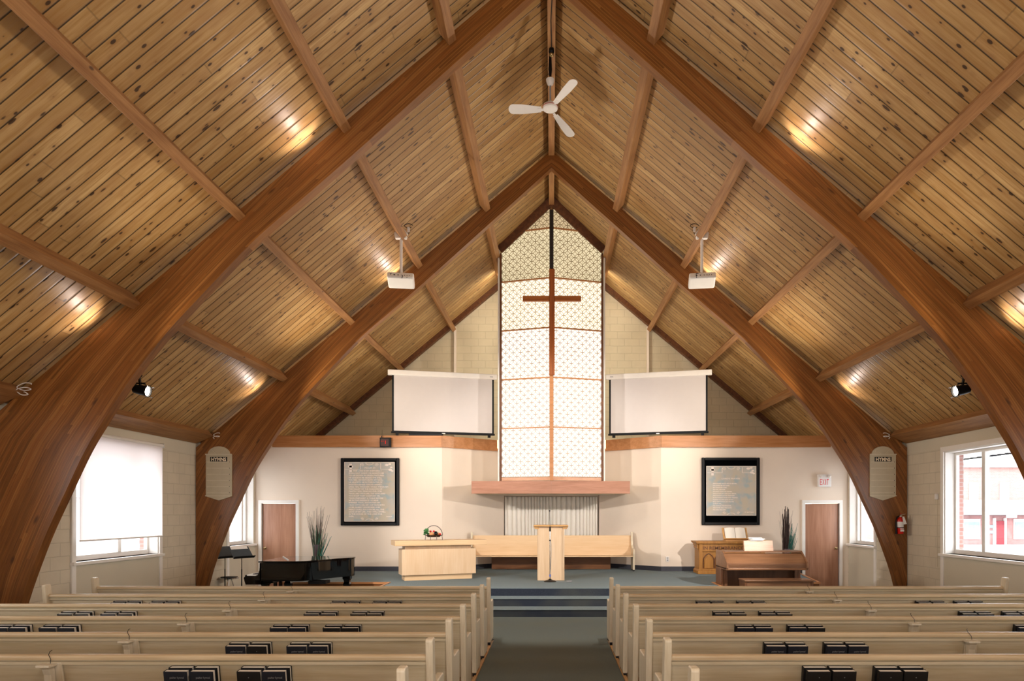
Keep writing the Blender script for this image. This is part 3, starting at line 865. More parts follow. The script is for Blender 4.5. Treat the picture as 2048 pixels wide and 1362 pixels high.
# ================================================================ TALL BACKLIT WINDOW
YE, YC, WX = 16.4, 16.05, 1.23
tw = thing('tall_window', 'tall pointed backlit window of gold circle-pattern panels behind the cross', 'window')
LH = math.hypot(WX, YE - YC)
def prow(s, u, dy=0.0):      # u metres from the centre line along the half
    t = u / LH
    return (s * WX * t, YC + (YE - YC) * t + dy)
rowz = [2.69, 3.86, 5.03, 6.20, 7.37, 8.54]
def ztop(u): return archz(WX * u / LH) - 0.10
for s in (-1, 1):
    u0, u1 = 0.05, LH - 0.03
    for i, z0 in enumerate(rowz):
        z1 = rowz[i + 1] if i + 1 < len(rowz) else 99
        prof = []
        N = 6
        us = [u0 + (u1 - u0) * k / N for k in range(N + 1)]
        lowz = z0 + 0.015
        # polygon clipped by the roof line
        if z1 < 90 and ztop(u1) > z1:
            poly = [(u0, lowz), (u1, lowz), (u1, z1 - 0.015), (u0, z1 - 0.015)]
        else:
            zt = min(z1 - 0.015, 99)
            if ztop(u1) > lowz:
                poly = [(u0, lowz), (u1, lowz), (u1, ztop(u1))]
            else:
                uc = u0 + (u1 - u0) * (ztop(u0) - lowz) / (ztop(u0) - ztop(u1))
                poly = [(u0, lowz), (uc, lowz)]
            if ztop(u0) > zt:
                uc2 = u0 + (u1 - u0) * (ztop(u0) - zt) / (ztop(u0) - ztop(u1))
                poly += [(uc2, zt), (u0, zt)]
            else:
                poly += [(u0, ztop(u0))]
        n = len(poly)
        fr = [(prow(s, u)[0], prow(s, u)[1], z) for u, z in poly]
        bk = [(x, y + 0.02, z) for x, y, z in fr]
        mb = MB()
        uvf = [(u - 0.022, z - 2.69) for u, z in poly]
        mb.add(fr + bk, [tuple(range(n)), tuple(range(2 * n - 1, n - 1, -1))] + [(i_, (i_ + 1) % n, n + (i_ + 1) % n, n + i_) for i_ in range(n)],
               [uvf, uvf[::-1]] + [[(0.09, 0.05)] * 4] * n)
        g = mb.build('patterned_pane', M['g_low'] if i < 3 else M['g_up'] if i < 4 else (M['g_mid'] if i == 4 else M['g_top']), tw)
        if i >= 4: g['label'] = 'yellowed pane, its weaker backlight put into dimmer glow and darker tracery'
        # horizontal bar above
        if i > 0:
            ue = u1 if ztop(u1) > z0 else u0 + (u1 - u0) * (ztop(u0) - z0) / (ztop(u0) - ztop(u1))
            a, b = prow(s, u0, -0.02), prow(s, ue, -0.02)
            MB().bar((a[0], a[1], z0), (b[0], b[1], z0), 0.03, 0.028).build('glazing_bar', M['trimwood'], tw)
    # edge stile, bottom rail, top rail
    a = prow(s, LH - 0.015, -0.02)
    MB().box(a[0] - 0.022, a[0] + 0.022, a[1] - 0.04, a[1] + 0.03, 2.60, ztop(LH)).build('edge_stile', M['darkwood'], tw)
    a, b = prow(s, 0.03, -0.02), prow(s, LH, -0.02)
    MB().bar((a[0], a[1], 2.645), (b[0], b[1], 2.645), 0.06, 0.08).build('bottom_rail', M['trimwood'], tw)
    a, b = prow(s, 0.0, -0.03), prow(s, LH + 0.02, -0.03)
    MB().bar((a[0], a[1], AAPEX - 0.02), (b[0], b[1], archz(WX) - 0.0), 0.07, 0.20, up=(s * ST, 0, CT)).build('top_rail', M['darkwood'], tw)
    # white boxing back to the gable wall
    MB().box(min(s * 1.255, s * 1.285), max(s * 1.255, s * 1.285), 16.37, 18.66, 2.6, roofz(1.285) - 0.005).build('white_jamb', M['white'], tw)
MB().box(-0.045, 0.045, YC - 0.06, YC + 0.04, 2.60, 7.50).build('centre_mullion', M['trimwood'], tw, bevel=0.004)
MB().box(-0.045, 0.045, YC - 0.06, YC + 0.04, 7.50, 8.95).build('shaded_upper_mullion', M['shadewood'], tw, bevel=0.004)['label'] = 'upper length of the centre post with its shade painted near-black'  # same post as below; the shade up here is put into its colour

# cross hung on the centre mullion
cr = thing('wall_cross', 'large plain brown wooden cross mounted on the centre of the tall window', 'cross', (0.01, YC - 0.115, 5.06))
MB().box(-0.065, 0.065, -0.035, 0.05, 0, 2.47).build('upright', M['crosswood'], cr, bevel=0.006)
MB().box(-0.68, -0.065, -0.03, 0.045, 1.72, 1.845).box(0.065, 0.68, -0.03, 0.045, 1.72, 1.845).build('crossbar', wood('cross_bar_timber', 'a3602c', '844617', 0.45, 0, 1.0, 18), cr, bevel=0.006)

# broad wooden shelf below the window
sh = thing('window_shelf', 'broad reddish wooden shelf box below the tall window, above the curtain', 'shelf')
for s in (-1, 1):
    xe = 1.865 if s < 0 else 1.83
    p = [(0, 15.86), (s * xe, 15.91), (s * xe, 15.95), (0, 15.90)]
    MB().prism(p, 2, 2.29, 2.58).build('front_board', wood('shelf_front_timber', 'b4826a', '9c6c54', 0.35, 0, 1.0, 12), sh, bevel=0.003)
    MB().prism([(0, 15.90), (s * xe, 15.95), (s * xe, 17.23), (s * 1.27, 17.73), (0, 17.73)], 2, 2.30, 2.56).build('shelf_body', M['wallband'], sh)

# pleated curtain in the alcove
ct = thing('curtain', 'pale grey pleated curtain hanging in the alcove below the shelf', 'curtain')
random.seed(4)
N = 420; vs = []; fs = []
rows = 9
ph = [random.uniform(0, 6.28) for _ in range(8)]
for j in range(rows + 1):
    z = 0.50 + (2.26 - 0.50) * j / rows
    for i in range(N + 1):
        x = -1.22 + 2.42 * i / N
        a = 0.5 + 0.5 * (1 - j / rows)
        y = 17.86 + 0.075 * (abs(math.sin(x * 33 + 2.2 * math.sin(x * 4.3 + ph[0]) + 0.25 * math.sin(z * 1.1 + x * 3))) ** 0.55 - 0.6) * -1 + 0.012 * math.sin(x * 21 + ph[1] + 2 * math.sin(x * 3.1)) * a
        vs.append((x, y, z))
for j in range(rows):
    for i in range(N):
        a = j * (N + 1) + i; fs.append((a, a + 1, a + N + 2, a + N + 1))
c_ = MB().add(vs, fs).build('cloth', M['curtain'], ct, smooth=True)
sm = c_.modifiers.new('thick', 'SOLIDIFY'); sm.thickness = 0.003
MB().tube([(-1.235, 17.86, 2.27), (1.215, 17.86, 2.27)], 0.012, 10).build('curtain_rod', M['chrome'], ct)
# brown plinth box below the curtain
pb = tag(MB().box(-1.50, 1.48, 17.10, 17.50, PZ, 0.80).build('plinth_box', M['plinth'], None, bevel=0.004), 'low dark brown wooden plinth on the carpet beneath the long bench', 'plinth')

# long bench against the alcove
bn = thing('long_bench', 'long pale maple bench against the wall behind the pulpit', 'bench', (0, 16.50, PZ))
MB().prism([(0.40, 0.36), (0.50, 0.85), (0.525, 0.85), (0.43, 0.36)], 0, -1.95, 1.97).build('backrest', M['maple'], bn, bevel=0.004)
MB().prism([(0.0, 0.375), (0.0, 0.345), (0.42, 0.325), (0.42, 0.355)], 0, -1.95, 1.97).build('seat', M['maple'], bn, bevel=0.006)
endp = [(0.0, 0.03), (0.0, 0.30), (-0.03, 0.42), (-0.03, 0.50), (0.02, 0.53), (0.22, 0.55), (0.36, 0.62), (0.43, 0.93), (0.53, 0.93), (0.42, 0.03)]
for x0 in (-2.0, 1.97):
    e_ = MB().prism(endp, 0, x0, x0 + 0.045).build('end_panel', M['oakend'], bn, bevel=0.006)
    MB().box(x0 + 0.005, x0 + 0.04, 0.02, 0.06, 0, 0.03).box(x0 + 0.005, x0 + 0.04, 0.36, 0.40, 0, 0.03).build('foot', M['blackmetal'], e_)
cs = MB().prism([(0.02, 0.0), (0.02, 0.34), (0.44, 0.33), (0.44, 0.0)], 0, 0.26, 0.295).build('centre_support', M['oakend'], bn)
MB().box(0.245, 0.31, 0.0, 0.03, 0.28, 0.335).build('support_bracket', M['black'], cs)

# pulpit and microphone
pu = thing('pulpit', 'narrow pale maple pulpit with a flat overhanging desk top, at the centre of the platform', 'pulpit', (0.0, 14.25, PZ))
MB().box(-0.295, 0.27, 0.0, 0.42, 0, 1.09).build('column', M['maplev'], pu, bevel=0.004)
MB().prism([(-0.26, 1.09), (0.235, 1.09), (0.235, 1.125), (-0.26, 1.125)], 1, 0.02, 0.40).build('collar', M['maplev'], pu)
for s, x0 in ((-1, -0.26), (1, 0.235)):
    MB().prism([(x0, 1.075), (x0 + s * 0.085, 1.075), (x0 + s * 0.115, 1.125), (x0, 1.125)], 1, -0.01, 0.44).build('desk_bracket', M['maple2'], pu, bevel=0.004)
MB().box(-0.375, 0.35, -0.05, 0.50, 1.125, 1.158).build('desk_top', M['maple2'], pu, bevel=0.01, seg=3)
mi = thing('microphone_stand', 'silver microphone stand with gooseneck in front of the pulpit', 'microphone', (-0.03, 14.03, PZ))
MB().lathe([(0.13, 0), (0.13, 0.012), (0.10, 0.025), (0.04, 0.04), (0.02, 0.055), (0.012, 0.06)], n=28).build('base', M['blackmetal'], mi, smooth=True)
MB().tube([(0, 0, 0.05), (0, 0, 1.03)], 0.011, 12).build('pole', M['chrome'], mi, smooth=True)
MB().tube([(0, 0, 0.83), (0, 0, 0.86)], 0.017, 12).build('height_clutch', M['black'], mi)
MB().tube([(0.002, -0.002, 0.10), (0.002, -0.002, 0.15)], 0.017, 12).build('blue_tape', M['blue'], mi)['label'] = 'bright blue tape'
MB().tube([(0, 0, 1.03), (0, 0, 1.09), (0, 0, 1.13)], [0.018, 0.02, 0.012], 12).build('clip', M['black'], mi)
gn = MB().tube([(0, 0, 1.12), (0, 0, 1.2), (-0.003, 0, 1.3), (-0.005, 0, 1.44)], 0.005, 8).build('gooseneck', M['blackmetal'], mi, smooth=True)
MB().ball((-0.006, 0, 1.455), 0.012, 0.012, 0.02).build('capsule', M['black'], gn, smooth=True)
MB().tube([(0.012, -0.01, 0.85), (0.03, -0.012, 0.72), (0.022, -0.015, 0.5), (0.014, -0.012, 0.3), (0.004, -0.018, 0.13), (0.014, -0.02, 0.07)], 0.004, 6).build('hanging_cable', M['grey'], mi, smooth=True)
cb = MB()
pts = [(0.08, 13.96, PZ + 0.03), (0.12, 13.93, PZ + 0.008), (0.22, 13.95, PZ + 0.006), (0.3, 13.93, PZ + 0.006)]
for k in range(40):
    a = k * 0.5; pts.append((0.36 + 0.055 * math.cos(a), 13.93 + 0.03 * math.sin(a), PZ + 0.006 + k * 0.0006))
tag(cb.tube(pts, 0.0045, 6).build('cable', M['grey'], None, smooth=True), 'grey cable coiled on the carpet right of the microphone base', 'cable')

# ================================================================ COMMUNION TABLE (left)
AR = R(21)
al = thing('communion_table', 'pale maple communion table with thick slab top, left of the pulpit', 'table', (-3.09, 14.10, PZ), AR)
MB().box(0.06, 1.50, 0.05, 0.42, 0, 0.115).build('plinth', M['maple'], al, bevel=0.004)
MB().box(0, 1.57, 0, 0.47, 0.115, 0.655).build('body', M['maplev'], al, bevel=0.004)
MB().box(0.07, 1.48, 0.06, 0.41, 0.655, 0.73).build('neck', M['maplev'], al)
MB().box(-0.15, 1.80, -0.07, 0.54, 0.73, 0.835).build('table_top', M['maple'], al, bevel=0.006)
def atl(x, y, z): return Vector((-3.09, 14.10, PZ)) + Matrix.Rotation(AR, 3, 'Z') @ Vector((x, y, z))
BS = 1.18
bk = thing('fruit_basket', 'small dark wire basket with arched handle on the communion table', 'basket', atl(0.70, 0.2, 0.835), AR * 0.3)
MB().lathe([(0.11, 0.055), (0.125, 0.07), (0.13, 0.085), (0.124, 0.085), (0.115, 0.068), (0.02, 0.06)], n=28, sy=0.7).build('tray', M['bronze'], bk, smooth=True)
MB().tube([(0.155 * math.cos(a), 0, 0.085 + 0.175 * math.sin(a)) for a in [PI * k / 20 for k in range(21)]], 0.0055, 8).build('handle', M['bronze'], bk, smooth=True)
MB().tube([(0.155 * math.cos(a), 0.10 * math.sin(a), 0.085) for a in [2 * PI * k / 32 for k in range(32)]], 0.005, 6, closed=True).build('rim', M['bronze'], bk, smooth=True)
for x, y in ((-0.14, -0.04), (-0.05, -0.08), (0.055, -0.08), (0.145, -0.03)):
    MB().tube([(x, y, 0.085), (x * 1.06, y * 1.1, 0.03), (x * 1.08, y * 1.2, 0.004)], 0.005, 6).build('leg', M['bronze'], bk, smooth=True)
def bl_(x, y, z): return atl(0.70, 0.2, 0.835) + Matrix.Rotation(AR * 0.3, 3, 'Z') @ Vector((x, y, z)) * BS
random.seed(8)
for i, (x, y, z, r, lb) in enumerate(((-0.035, -0.02, 0.108, 0.043, 'large round peach-coloured loaf in the middle of the basket'), (0.04, 0.045, 0.106, 0.038, 'golden loaf behind the dark opening of the basket'), (0.088, -0.012, 0.108, 0.032, 'small pale loaf at the right end of the basket'))):
    o = MB().ball((0, 0, 0), r * 1.15, r * 0.8, r * 0.8, 16, 10).build('bread_roll', M['bread'], None, smooth=True); o.location = bl_(x, y, z); tag(o, lb, 'bread', 'bread rolls in the basket')
for i, (x, y, z, lb) in enumerate(((-0.06, 0.045, 0.155, 'red tomato beside the lettuce in the basket'), (0.0, 0.03, 0.155, 'red tomato on top of the loaves in the basket'), (0.115, -0.03, 0.105, 'small dark red tomato low at the right of the basket'))):
    o = MB().ball((0, 0, 0), 0.022, 0.022, 0.018, 12, 8).build('tomato', M['red'], None, smooth=True); o.location = bl_(x, y, z); tag(o, lb, 'tomato', 'tomatoes in the basket')
lf = MB()
for i in range(46):
    c = Vector((random.uniform(-0.165, -0.10), random.uniform(-0.055, 0.03), random.uniform(0.10, 0.20)))
    a, b = random.uniform(0, 6.28), random.uniform(-0.9, 0.9); r = random.uniform(0.018, 0.036)
    d = Vector((math.cos(a), math.sin(a), b)).normalized(); n = d.orthogonal().normalized(); w = d.cross(n)
    lf.add([c - d * r, c + w * r * .7 + n * r * .3, c + d * r, c - w * r * .7 + n * r * .3], [(0, 1, 2, 3)])
o = lf.build('lettuce', M['leaf'], None, smooth=True); o.location = bl_(0, 0, 0); o.rotation_euler = (0, 0, AR * .3); tag(o, 'ruffled green lettuce leaves at the left end of the basket', 'lettuce', kind='thing')
sm = o.modifiers.new('thick', 'SOLIDIFY'); sm.thickness = 0.002
o = MB().lathe([(0.028, 0), (0.032, 0.01), (0.028, 0.045), (0.022, 0.045), (0.026, 0.012), (0.002, 0.008)], n=18, M_=Matrix.Rotation(R(70), 4, 'X')).build('dark_cup', M['black'], None, smooth=True)
o.location = bl_(0.045, -0.045, 0.118); tag(o, 'small dark cup lying in front of the loaves', 'cup')

bk.scale = (BS,) * 3
for o_ in bpy.data.objects:
    if o_.name.split('.')[0] in ('bread_roll', 'tomato', 'lettuce', 'dark_cup'): o_.scale = (BS,) * 3
# ================================================================ GRAND PIANO
pn = thing('grand_piano', 'glossy black baby grand piano with closed lid on the left', 'piano', (-5.3, 12.9, 0))
def P(x, y): return (x + 5.3, y - 12.9)
out = [(-5.22, 12.2), (-4.9, 12.2), (-4.58, 12.2), (-4.42, 12.27), (-4.30, 12.44), (-4.20, 12.66), (-4.10, 12.86), (-3.98, 13.02), (-3.88, 13.18), (-3.85, 13.34), (-3.90, 13.50), (-4.02, 13.60), (-4.2, 13.63), (-4.7, 13.63), (-5.22, 13.63)]
O = catmull(out, 4); O = [P(*p) for p in O]
MB().prism(O, 2, 0.62, 0.95).build('case', M['gloss'], pn, bevel=0.006, angle=50, smooth=True)
cxm = sum(p[0] for p in O) / len(O); cym = sum(p[1] for p in O) / len(O)
MB().prism([(cxm + (p[0] - cxm) * 1.018, cym + (p[1] - cym) * 1.02) for p in O], 2, 0.955, 0.98).build('lid', M['gloss'], pn, bevel=0.004, angle=50)
MB().box(*P(-5.42, 0)[:1], P(-5.0, 0)[0], P(0, 12.24)[1], P(0, 13.60)[1], 0.58, 0.68).build('key_bed', M['gloss'], pn, bevel=0.006)
cheek = [(-0.17, 0.56), (0.11, 0.56), (0.11, 0.95), (0.085, 0.95), (0.08, 0.86), (0.07, 0.78), (0.05, 0.735), (0.0, 0.715), (-0.14, 0.705), (-0.19, 0.70), (-0.205, 0.68), (-0.19, 0.62)]
for y0 in (12.2, 13.585):
    MB().prism(cheek, 1, y0 - 12.9, y0 + 0.045 - 12.9).build('cheek', M['gloss'], pn, bevel=0.004)
MB().box(-0.17, 0.08, -0.65, 0.68, 0.68, 0.715).box(0.045, 0.075, -0.65, 0.68, 0.715, 0.80).build('fallboard', M['gloss'], pn)
kb = MB(); nk = 52; kw = (0.68 + 0.65) / nk
for i in range(nk): kb.box(-0.165, 0.035, -0.65 + i * kw + 0.0006, -0.65 + (i + 1) * kw - 0.0006, 0.715, 0.737)
kb.build('white_keys', M['ivory'], pn)
kb = MB()
for i in range(nk - 1):
    if (i % 7) in (0, 1, 3, 4, 5): kb.box(-0.07, 0.035, -0.65 + (i + 1) * kw - 0.006, -0.65 + (i + 1) * kw + 0.006, 0.737, 0.749)
kb.build('black_keys', M['black'], pn)
MB().box(-0.2, -0.165, -0.66, 0.69, 0.60, 0.725).build('key_slip', M['gloss'], pn, bevel=0.006)
for x, y in ((-5.18, 12.36), (-5.18, 13.44), (-3.98, 13.30)):
    lx, ly = P(x, y)
    MB().lathe([(0.085, 0.62), (0.085, 0.56), (0.065, 0.54), (0.06, 0.5), (0.075, 0.46), (0.045, 0.14), (0.06, 0.12), (0.06, 0.09), (0.035, 0.07)], (lx, ly, 0), 4, Matrix.Rotation(R(45), 4, 'Z'), 1.2, 1.2).build('leg', M['gloss'], pn, bevel=0.004)
    MB().lathe([(0.02, 0.0), (0.035, 0.02), (0.035, 0.05), (0.02, 0.07)], (lx, ly, 0), 14).build('caster', M['brass'], pn, smooth=True)
ly_ = MB().box(0.10, 0.16, -0.14, -0.11, 0.14, 0.62).box(0.10, 0.16, 0.11, 0.14, 0.14, 0.62).box(0.06, 0.2, -0.18, 0.18, 0.08, 0.15).build('pedal_lyre', M['gloss'], pn, bevel=0.004)
for k in (-1, 0, 1): MB().box(-0.05, 0.07, k * 0.08 - 0.02, k * 0.08 + 0.02, 0.085, 0.10).build('pedal', M['brass'], ly_, bevel=0.004)
MB().box(0.86, 1.18, -0.45, -0.2, 0.545, 0.60).build('underside_box', M['black'], pn)
tag(MB().bar((-5.30 + 0.02, 13.42, 0.987), (-4.80, 12.45, 0.987), 0.018, 0.012).build('stripe', M['white'], None), 'thin white stick lying across the closed piano lid', 'stripe')  # thin white bar drawn diagonally over the lid

# music stands and a chrome stool behind the far arch
def music_stand(x, y, rz, lb):
    m = thing('music_stand', lb, 'music stand', (x, y, 0), rz, 'black music stands beside the far arch')
    MB().tube([(0, 0, 0.12), (0, 0, 0.66)], 0.012, 10).build('lower_tube', M['black'], m)
    MB().tube([(0, 0, 0.66), (0, 0, 0.93)], 0.008, 10).build('upper_tube', M['blackmetal'], m)
    T = Matrix.Translation((0, 0, 0.98)) @ Matrix.Rotation(R(-38), 4, 'X')
    d = MB().box(-0.24, 0.24, -0.006, 0.0, -0.10, 0.19).xf(T).build('desk', M['standdesk'], m, bevel=0.004)
    MB().box(-0.25, 0.25, -0.07, 0.0, -0.112, -0.102).xf(T).build('ledge', M['black'], d)
    for k in range(3):
        a = k * 2 * PI / 3 + 0.5
        MB().tube([(0, 0, 0.18), (0.16 * math.cos(a), 0.16 * math.sin(a), 0.06), (0.19 * math.cos(a), 0.19 * math.sin(a), 0.008)], 0.008, 8).build('leg', M['black'], m, smooth=True)
    return m
s1_ = music_stand(-6.50, 14.32, R(62), 'black music stand with pale papers, nearest to the piano')
s2_ = music_stand(-6.86, 14.34, R(70), 'black music stand half hidden by the base of the far arch')
sp = MB().box(-0.2, 0.2, -0.012, -0.007, 0.12, 0.19).xf(Matrix.Translation((0, 0, 0.98)) @ Matrix.Rotation(R(-38), 4, 'X')).build('sheet_music', M['white'], None)
sp.location = s1_.location; sp.rotation_euler = s1_.rotation_euler
tag(sp, 'white and green striped sheets on the music stand nearest the piano', 'paper')
st = thing('stool', 'round chrome-rimmed stool beside the music stands', 'stool', (-6.98, 14.78, 0))
MB().lathe([(0.01, 0.42), (0.16, 0.42), (0.175, 0.435), (0.17, 0.46), (0.01, 0.465)], n=28).build('seat', M['black'], st, smooth=True)
MB().tube([(0.18 * math.cos(a), 0.18 * math.sin(a), 0.43) for a in [2 * PI * k / 36 for k in range(36)]], 0.014, 8, closed=True).build('chrome_rim', M['chrome'], st, smooth=True)
for k in range(3):
    a = 2 * PI * k / 3 + 0.4
    MB().tube([(0.04 * math.cos(a), 0.04 * math.sin(a), 0.42), (0.14 * math.cos(a), 0.14 * math.sin(a), 0.06), (0.17 * math.cos(a), 0.17 * math.sin(a), 0.012)], 0.011, 8).build('leg', M['chrome'], st, smooth=True)

# ================================================================ ORGAN, BENCH, MEMORIAL TABLE
og = thing('organ', 'reddish brown wooden organ with closed roll-top lid on the right', 'organ', (3.31, 12.9, 0))
w = 1.55
prof = [(0.02, 0.77), (0.0, 0.80), (0.0, 0.90), (0.035, 0.925), (0.30, 1.085), (0.34, 1.105), (0.85, 1.105), (0.85, 0.77)]
for x0 in (0.0, w - 0.035):
    MB().prism(prof, 0, x0, x0 + 0.035).build('side_cheek', M['organ'], og, bevel=0.006)
MB().prism([(0.045, 0.80), (0.045, 0.885), (0.06, 0.90), (0.06, 0.77)], 0, 0.035, w - 0.035).build('front_rail', M['organ'], og, bevel=0.003)
mld = MB()
for k in range(3): mld.box(0.035, w - 0.035, 0.030, 0.046, 0.815 + k * 0.022, 0.825 + k * 0.022)
mld.build('moulding', M['organ'], og)
MB().prism([(0.025, 0.755), (0.02, 0.80), (0.85, 0.80), (0.85, 0.755)], 0, 0.0, w).build('key_desk_base', M['organ'], og, bevel=0.008)
cv = []
for k in range(9):
    t = k / 8; cv.append((0.055 + 0.245 * t, 0.895 + 0.165 * t + 0.022 * math.sin(PI * t)))
MB().prism(cv + [(0.34, 1.06), (0.34, 1.03), (0.06, 0.87)], 0, 0.036, w - 0.036).build('roll_top', M['organ'], og, smooth=True)
MB().box(0.036, w - 0.036, 0.30, 0.85, 1.075, 1.098).build('top_panel', M['organ'], og)
for x0 in (0.0, w - 0.05): MB().box(x0, x0 + 0.05, 0.42, 0.85, 0.0, 0.757).build('side_panel', M['organv'], og, bevel=0.004)
MB().box(0.05, w - 0.05, 0.60, 0.62, 0.12, 0.757).build('knee_panel', M['organv'], og)
MB().box(0.05, w - 0.05, 0.42, 0.62, 0.02, 0.12).build('base_rail', M['organv'], og, bevel=0.004)
for x0 in (0.06, w - 0.12): MB().box(x0, x0 + 0.06, 0.40, 0.44, 0.0, 0.757).build('leg', M['organv'], og, bevel=0.006)
M['rackwood'] = wood('pinkish_rack_wood', 'c49c80', 'b08468', 0.4, 0, 1.0, 10)
md = MB().prism([(0.50, 1.30), (0.53, 1.30), (0.53, 1.098), (0.44, 1.098)], 0, 0.46, 1.03).build('music_rack', M['rackwood'], og, bevel=0.004)
MB().box(0.52, 1.00, 0.50, 0.66, 1.285, 1.30).build('rack_shelf', M['maple'], og)
for i, (x, lb) in enumerate(((3.31 + 0.62, 'lowest thin white booklet on top of the organ music rack'), (3.31 + 0.64, 'middle thin white booklet on top of the organ music rack'), (3.31 + 0.60, 'topmost open white booklet on top of the organ music rack'))):
    o = thing('booklet', lb, 'booklet', (x + 0.10, 13.46, 1.302 + i * 0.019), R((-4, 6, -10)[i]), 'white booklets on the organ')
    MB().box(-0.13, 0.13, -0.09, 0.09, 0, 0.004).box(-0.13, 0.13, -0.09, 0.09, 0.014, 0.018).build('cover', M['label'], o)
    MB().box(-0.125, 0.125, -0.088, 0.085, 0.004, 0.014).build('page_block', M['pages'], o)
ob = thing('organ_bench', 'dark reddish wooden organ bench in front of the organ', 'bench', (3.52, 12.42, 0))
MB().box(-0.01, 1.26, -0.01, 0.40, 0.592, 0.62).build('seat', M['organ'], ob, bevel=0.006)
MB().box(0.02, 1.23, 0.02, 0.04, 0.46, 0.592).box(0.02, 1.23, 0.34, 0.36, 0.46, 0.592).build('apron', M['organ'], ob)
for x in (0.0, 1.21): MB().box(x, x + 0.045, 0.01, 0.38, 0.0, 0.592).build('end_panel', M['organv'], ob, bevel=0.004)
MB().box(0.045, 1.21, 0.17, 0.20, 0.10, 0.22).build('stretcher', M['organv'], ob)

mt = thing('memorial_table', 'carved golden oak table with gothic arches and lettered frieze behind the organ', 'table', (3.36, 15.76, PZ))
tw_ = 1.62
MB().prism([(-0.03, 0.735), (0, 0.70), (tw_, 0.70), (tw_ + 0.03, 0.735), (tw_ + 0.03, 0.755), (-0.03, 0.755)], 1, -0.03, 0.55).build('table_top', M['antique'], mt, bevel=0.004)
MB().box(0.10, tw_ - 0.10, 0.02, 0.5, 0.52, 0.70).build('frieze', M['antique'], mt)
MB().box(0.10, tw_ - 0.10, 0.05, 0.5, 0.1, 0.52).build('back_panel', M['antique'], mt)
MB().box(0.02, tw_ - 0.02, -0.02, 0.52, 0.0, 0.07).prism([(0.02, 0.07), (0.05, 0.11), (tw_ - 0.05, 0.11), (tw_ - 0.02, 0.07)], 1, 0.0, 0.52).build('base_plinth', M['antique'], mt, bevel=0.006)
for x0 in (0.05, tw_ - 0.13):
    MB().box(x0, x0 + 0.08, 0.0, 0.5, 0.11, 0.70).build('corner_post', M['antique'], mt, bevel=0.006)
    sc_ = -1 if x0 < 0.5 else 1; xb = x0 if sc_ < 0 else x0 + 0.08
    MB().prism([(xb, 0.70), (xb + sc_ * 0.055, 0.70), (xb + sc_ * 0.05, 0.66), (xb + sc_ * 0.03, 0.64), (xb + sc_ * 0.035, 0.60), (xb + sc_ * 0.01, 0.57), (xb, 0.52)], 1, 0.05, 0.45).build('carved_scroll', M['antique'], mt, bevel=0.003)
for k in range(5):
    x0 = 0.155 + k * 0.265; x1 = x0 + 0.25; xm = (x0 + x1) / 2
    arc = [(x0, 0.13), (x0, 0.30)] + [(x1 - (x1 - x0) * math.cos(f_), 0.30 + 0.17 * math.sin(f_) / 0.866) for f_ in [PI / 3 * q / 6 for q in range(1, 7)]]
    arc2 = arc + [(2 * xm - x, z) for x, z in arc[-2::-1]]
    MB().tube([(x, 0.045, z) for x, z in arc2], 0.012, 6).build('gothic_arch', M['darkwood'], mt)
    MB().prism([(2 * xm - x if 0 else xm + (x - xm) * 0.8, 0.12 + (z - 0.12) * 0.85) for x, z in arc2], 1, 0.03, 0.05).build('arch_panel', M['antique'], mt, bevel=0.003)
lt = MB(); put_text(lt, 'IN REMEMBRANCE OF ME', (0.14, 0.016, 0.565), align='LEFT', size=0.1, bold=0.002, fit=1.28)
lt.build('carved_lettering', M['darkwood'], mt)
# open bible on a wooden stand
bs = thing('book_stand', 'sloping wooden book stand on the carved table', 'stand', (3.36 + 0.94, 15.90, PZ + 0.755))
T = Matrix.Translation((0, 0, 0.03)) @ Matrix.Rotation(R(-32), 4, 'X')
MB().box(-0.29, 0.29, 0.0, 0.02, 0.0, 0.33).xf(T).build('sloping_board', M['maple2'], bs, bevel=0.004)
MB().box(-0.29, 0.29, -0.05, 0.0, 0.0, 0.018).xf(T).build('ledge', M['maple2'], bs, bevel=0.003)
MB().box(-0.25, 0.25, -0.04, 0.24, 0, 0.02).build('base', M['maple2'], bs)
MB().prism([(0.14, 0.02), (0.2, 0.02), (0.18, 0.26), (0.155, 0.26)], 0, -0.05, 0.05).build('prop', M['maple2'], bs)
ob_ = thing('open_bible', 'large open book with cream pages resting on the sloping stand', 'book', bs.location)
for s in (-1, 1):
    prof_ = []
    for k in range(9):
        t = k / 8; prof_.append((s * (0.005 + 0.235 * t), -0.012 - 0.022 * math.sin(PI * min(1, t * 1.15)) - 0.006 * (1 - t)))
    base_ = [(s * 0.24, -0.004), (s * 0.005, -0.004)]
    MB().prism(prof_ + base_, 2, 0.022, 0.31).xf(T).build('page_block', M['pages'], ob_, smooth=False)
MB().box(-0.25, 0.25, -0.004, 0.0, 0.018, 0.318).xf(T).build('cover', M['darkwood'], ob_)

# ================================================================ VASES WITH TWIGS AND GRASS
def twigs(mb, n, spread, h0, h1, r, base_r, lean=0.0):
    for i in range(n):
        a = random.uniform(0, 2 * PI); q = random.uniform(0.1, 1) ** 0.8
        bx, by = base_r * math.cos(a) * random.random(), base_r * math.sin(a) * random.random()
        tx, ty = spread * q * math.cos(a) + lean, spread * q * math.sin(a) * 0.7
        h = random.uniform(h0, h1)
        pts = []
        for k in range(5):
            t = k / 4; wob = 0.012 * (0 if k == 0 else 1)
            pts.append((bx + (tx - bx) * t ** 1.15 + random.uniform(-wob, wob), by + (ty - by) * t ** 1.15, 0.05 + (h - 0.05) * t))
        mb.tube(pts, [r, r * 0.85, r * 0.7, r * 0.5, r * 0.25], 5)
random.seed(11)
v1 = thing('floor_vase', 'slim grey floor vase of dark twigs and green grass behind the piano', 'vase', (-5.42, 15.75, PZ))
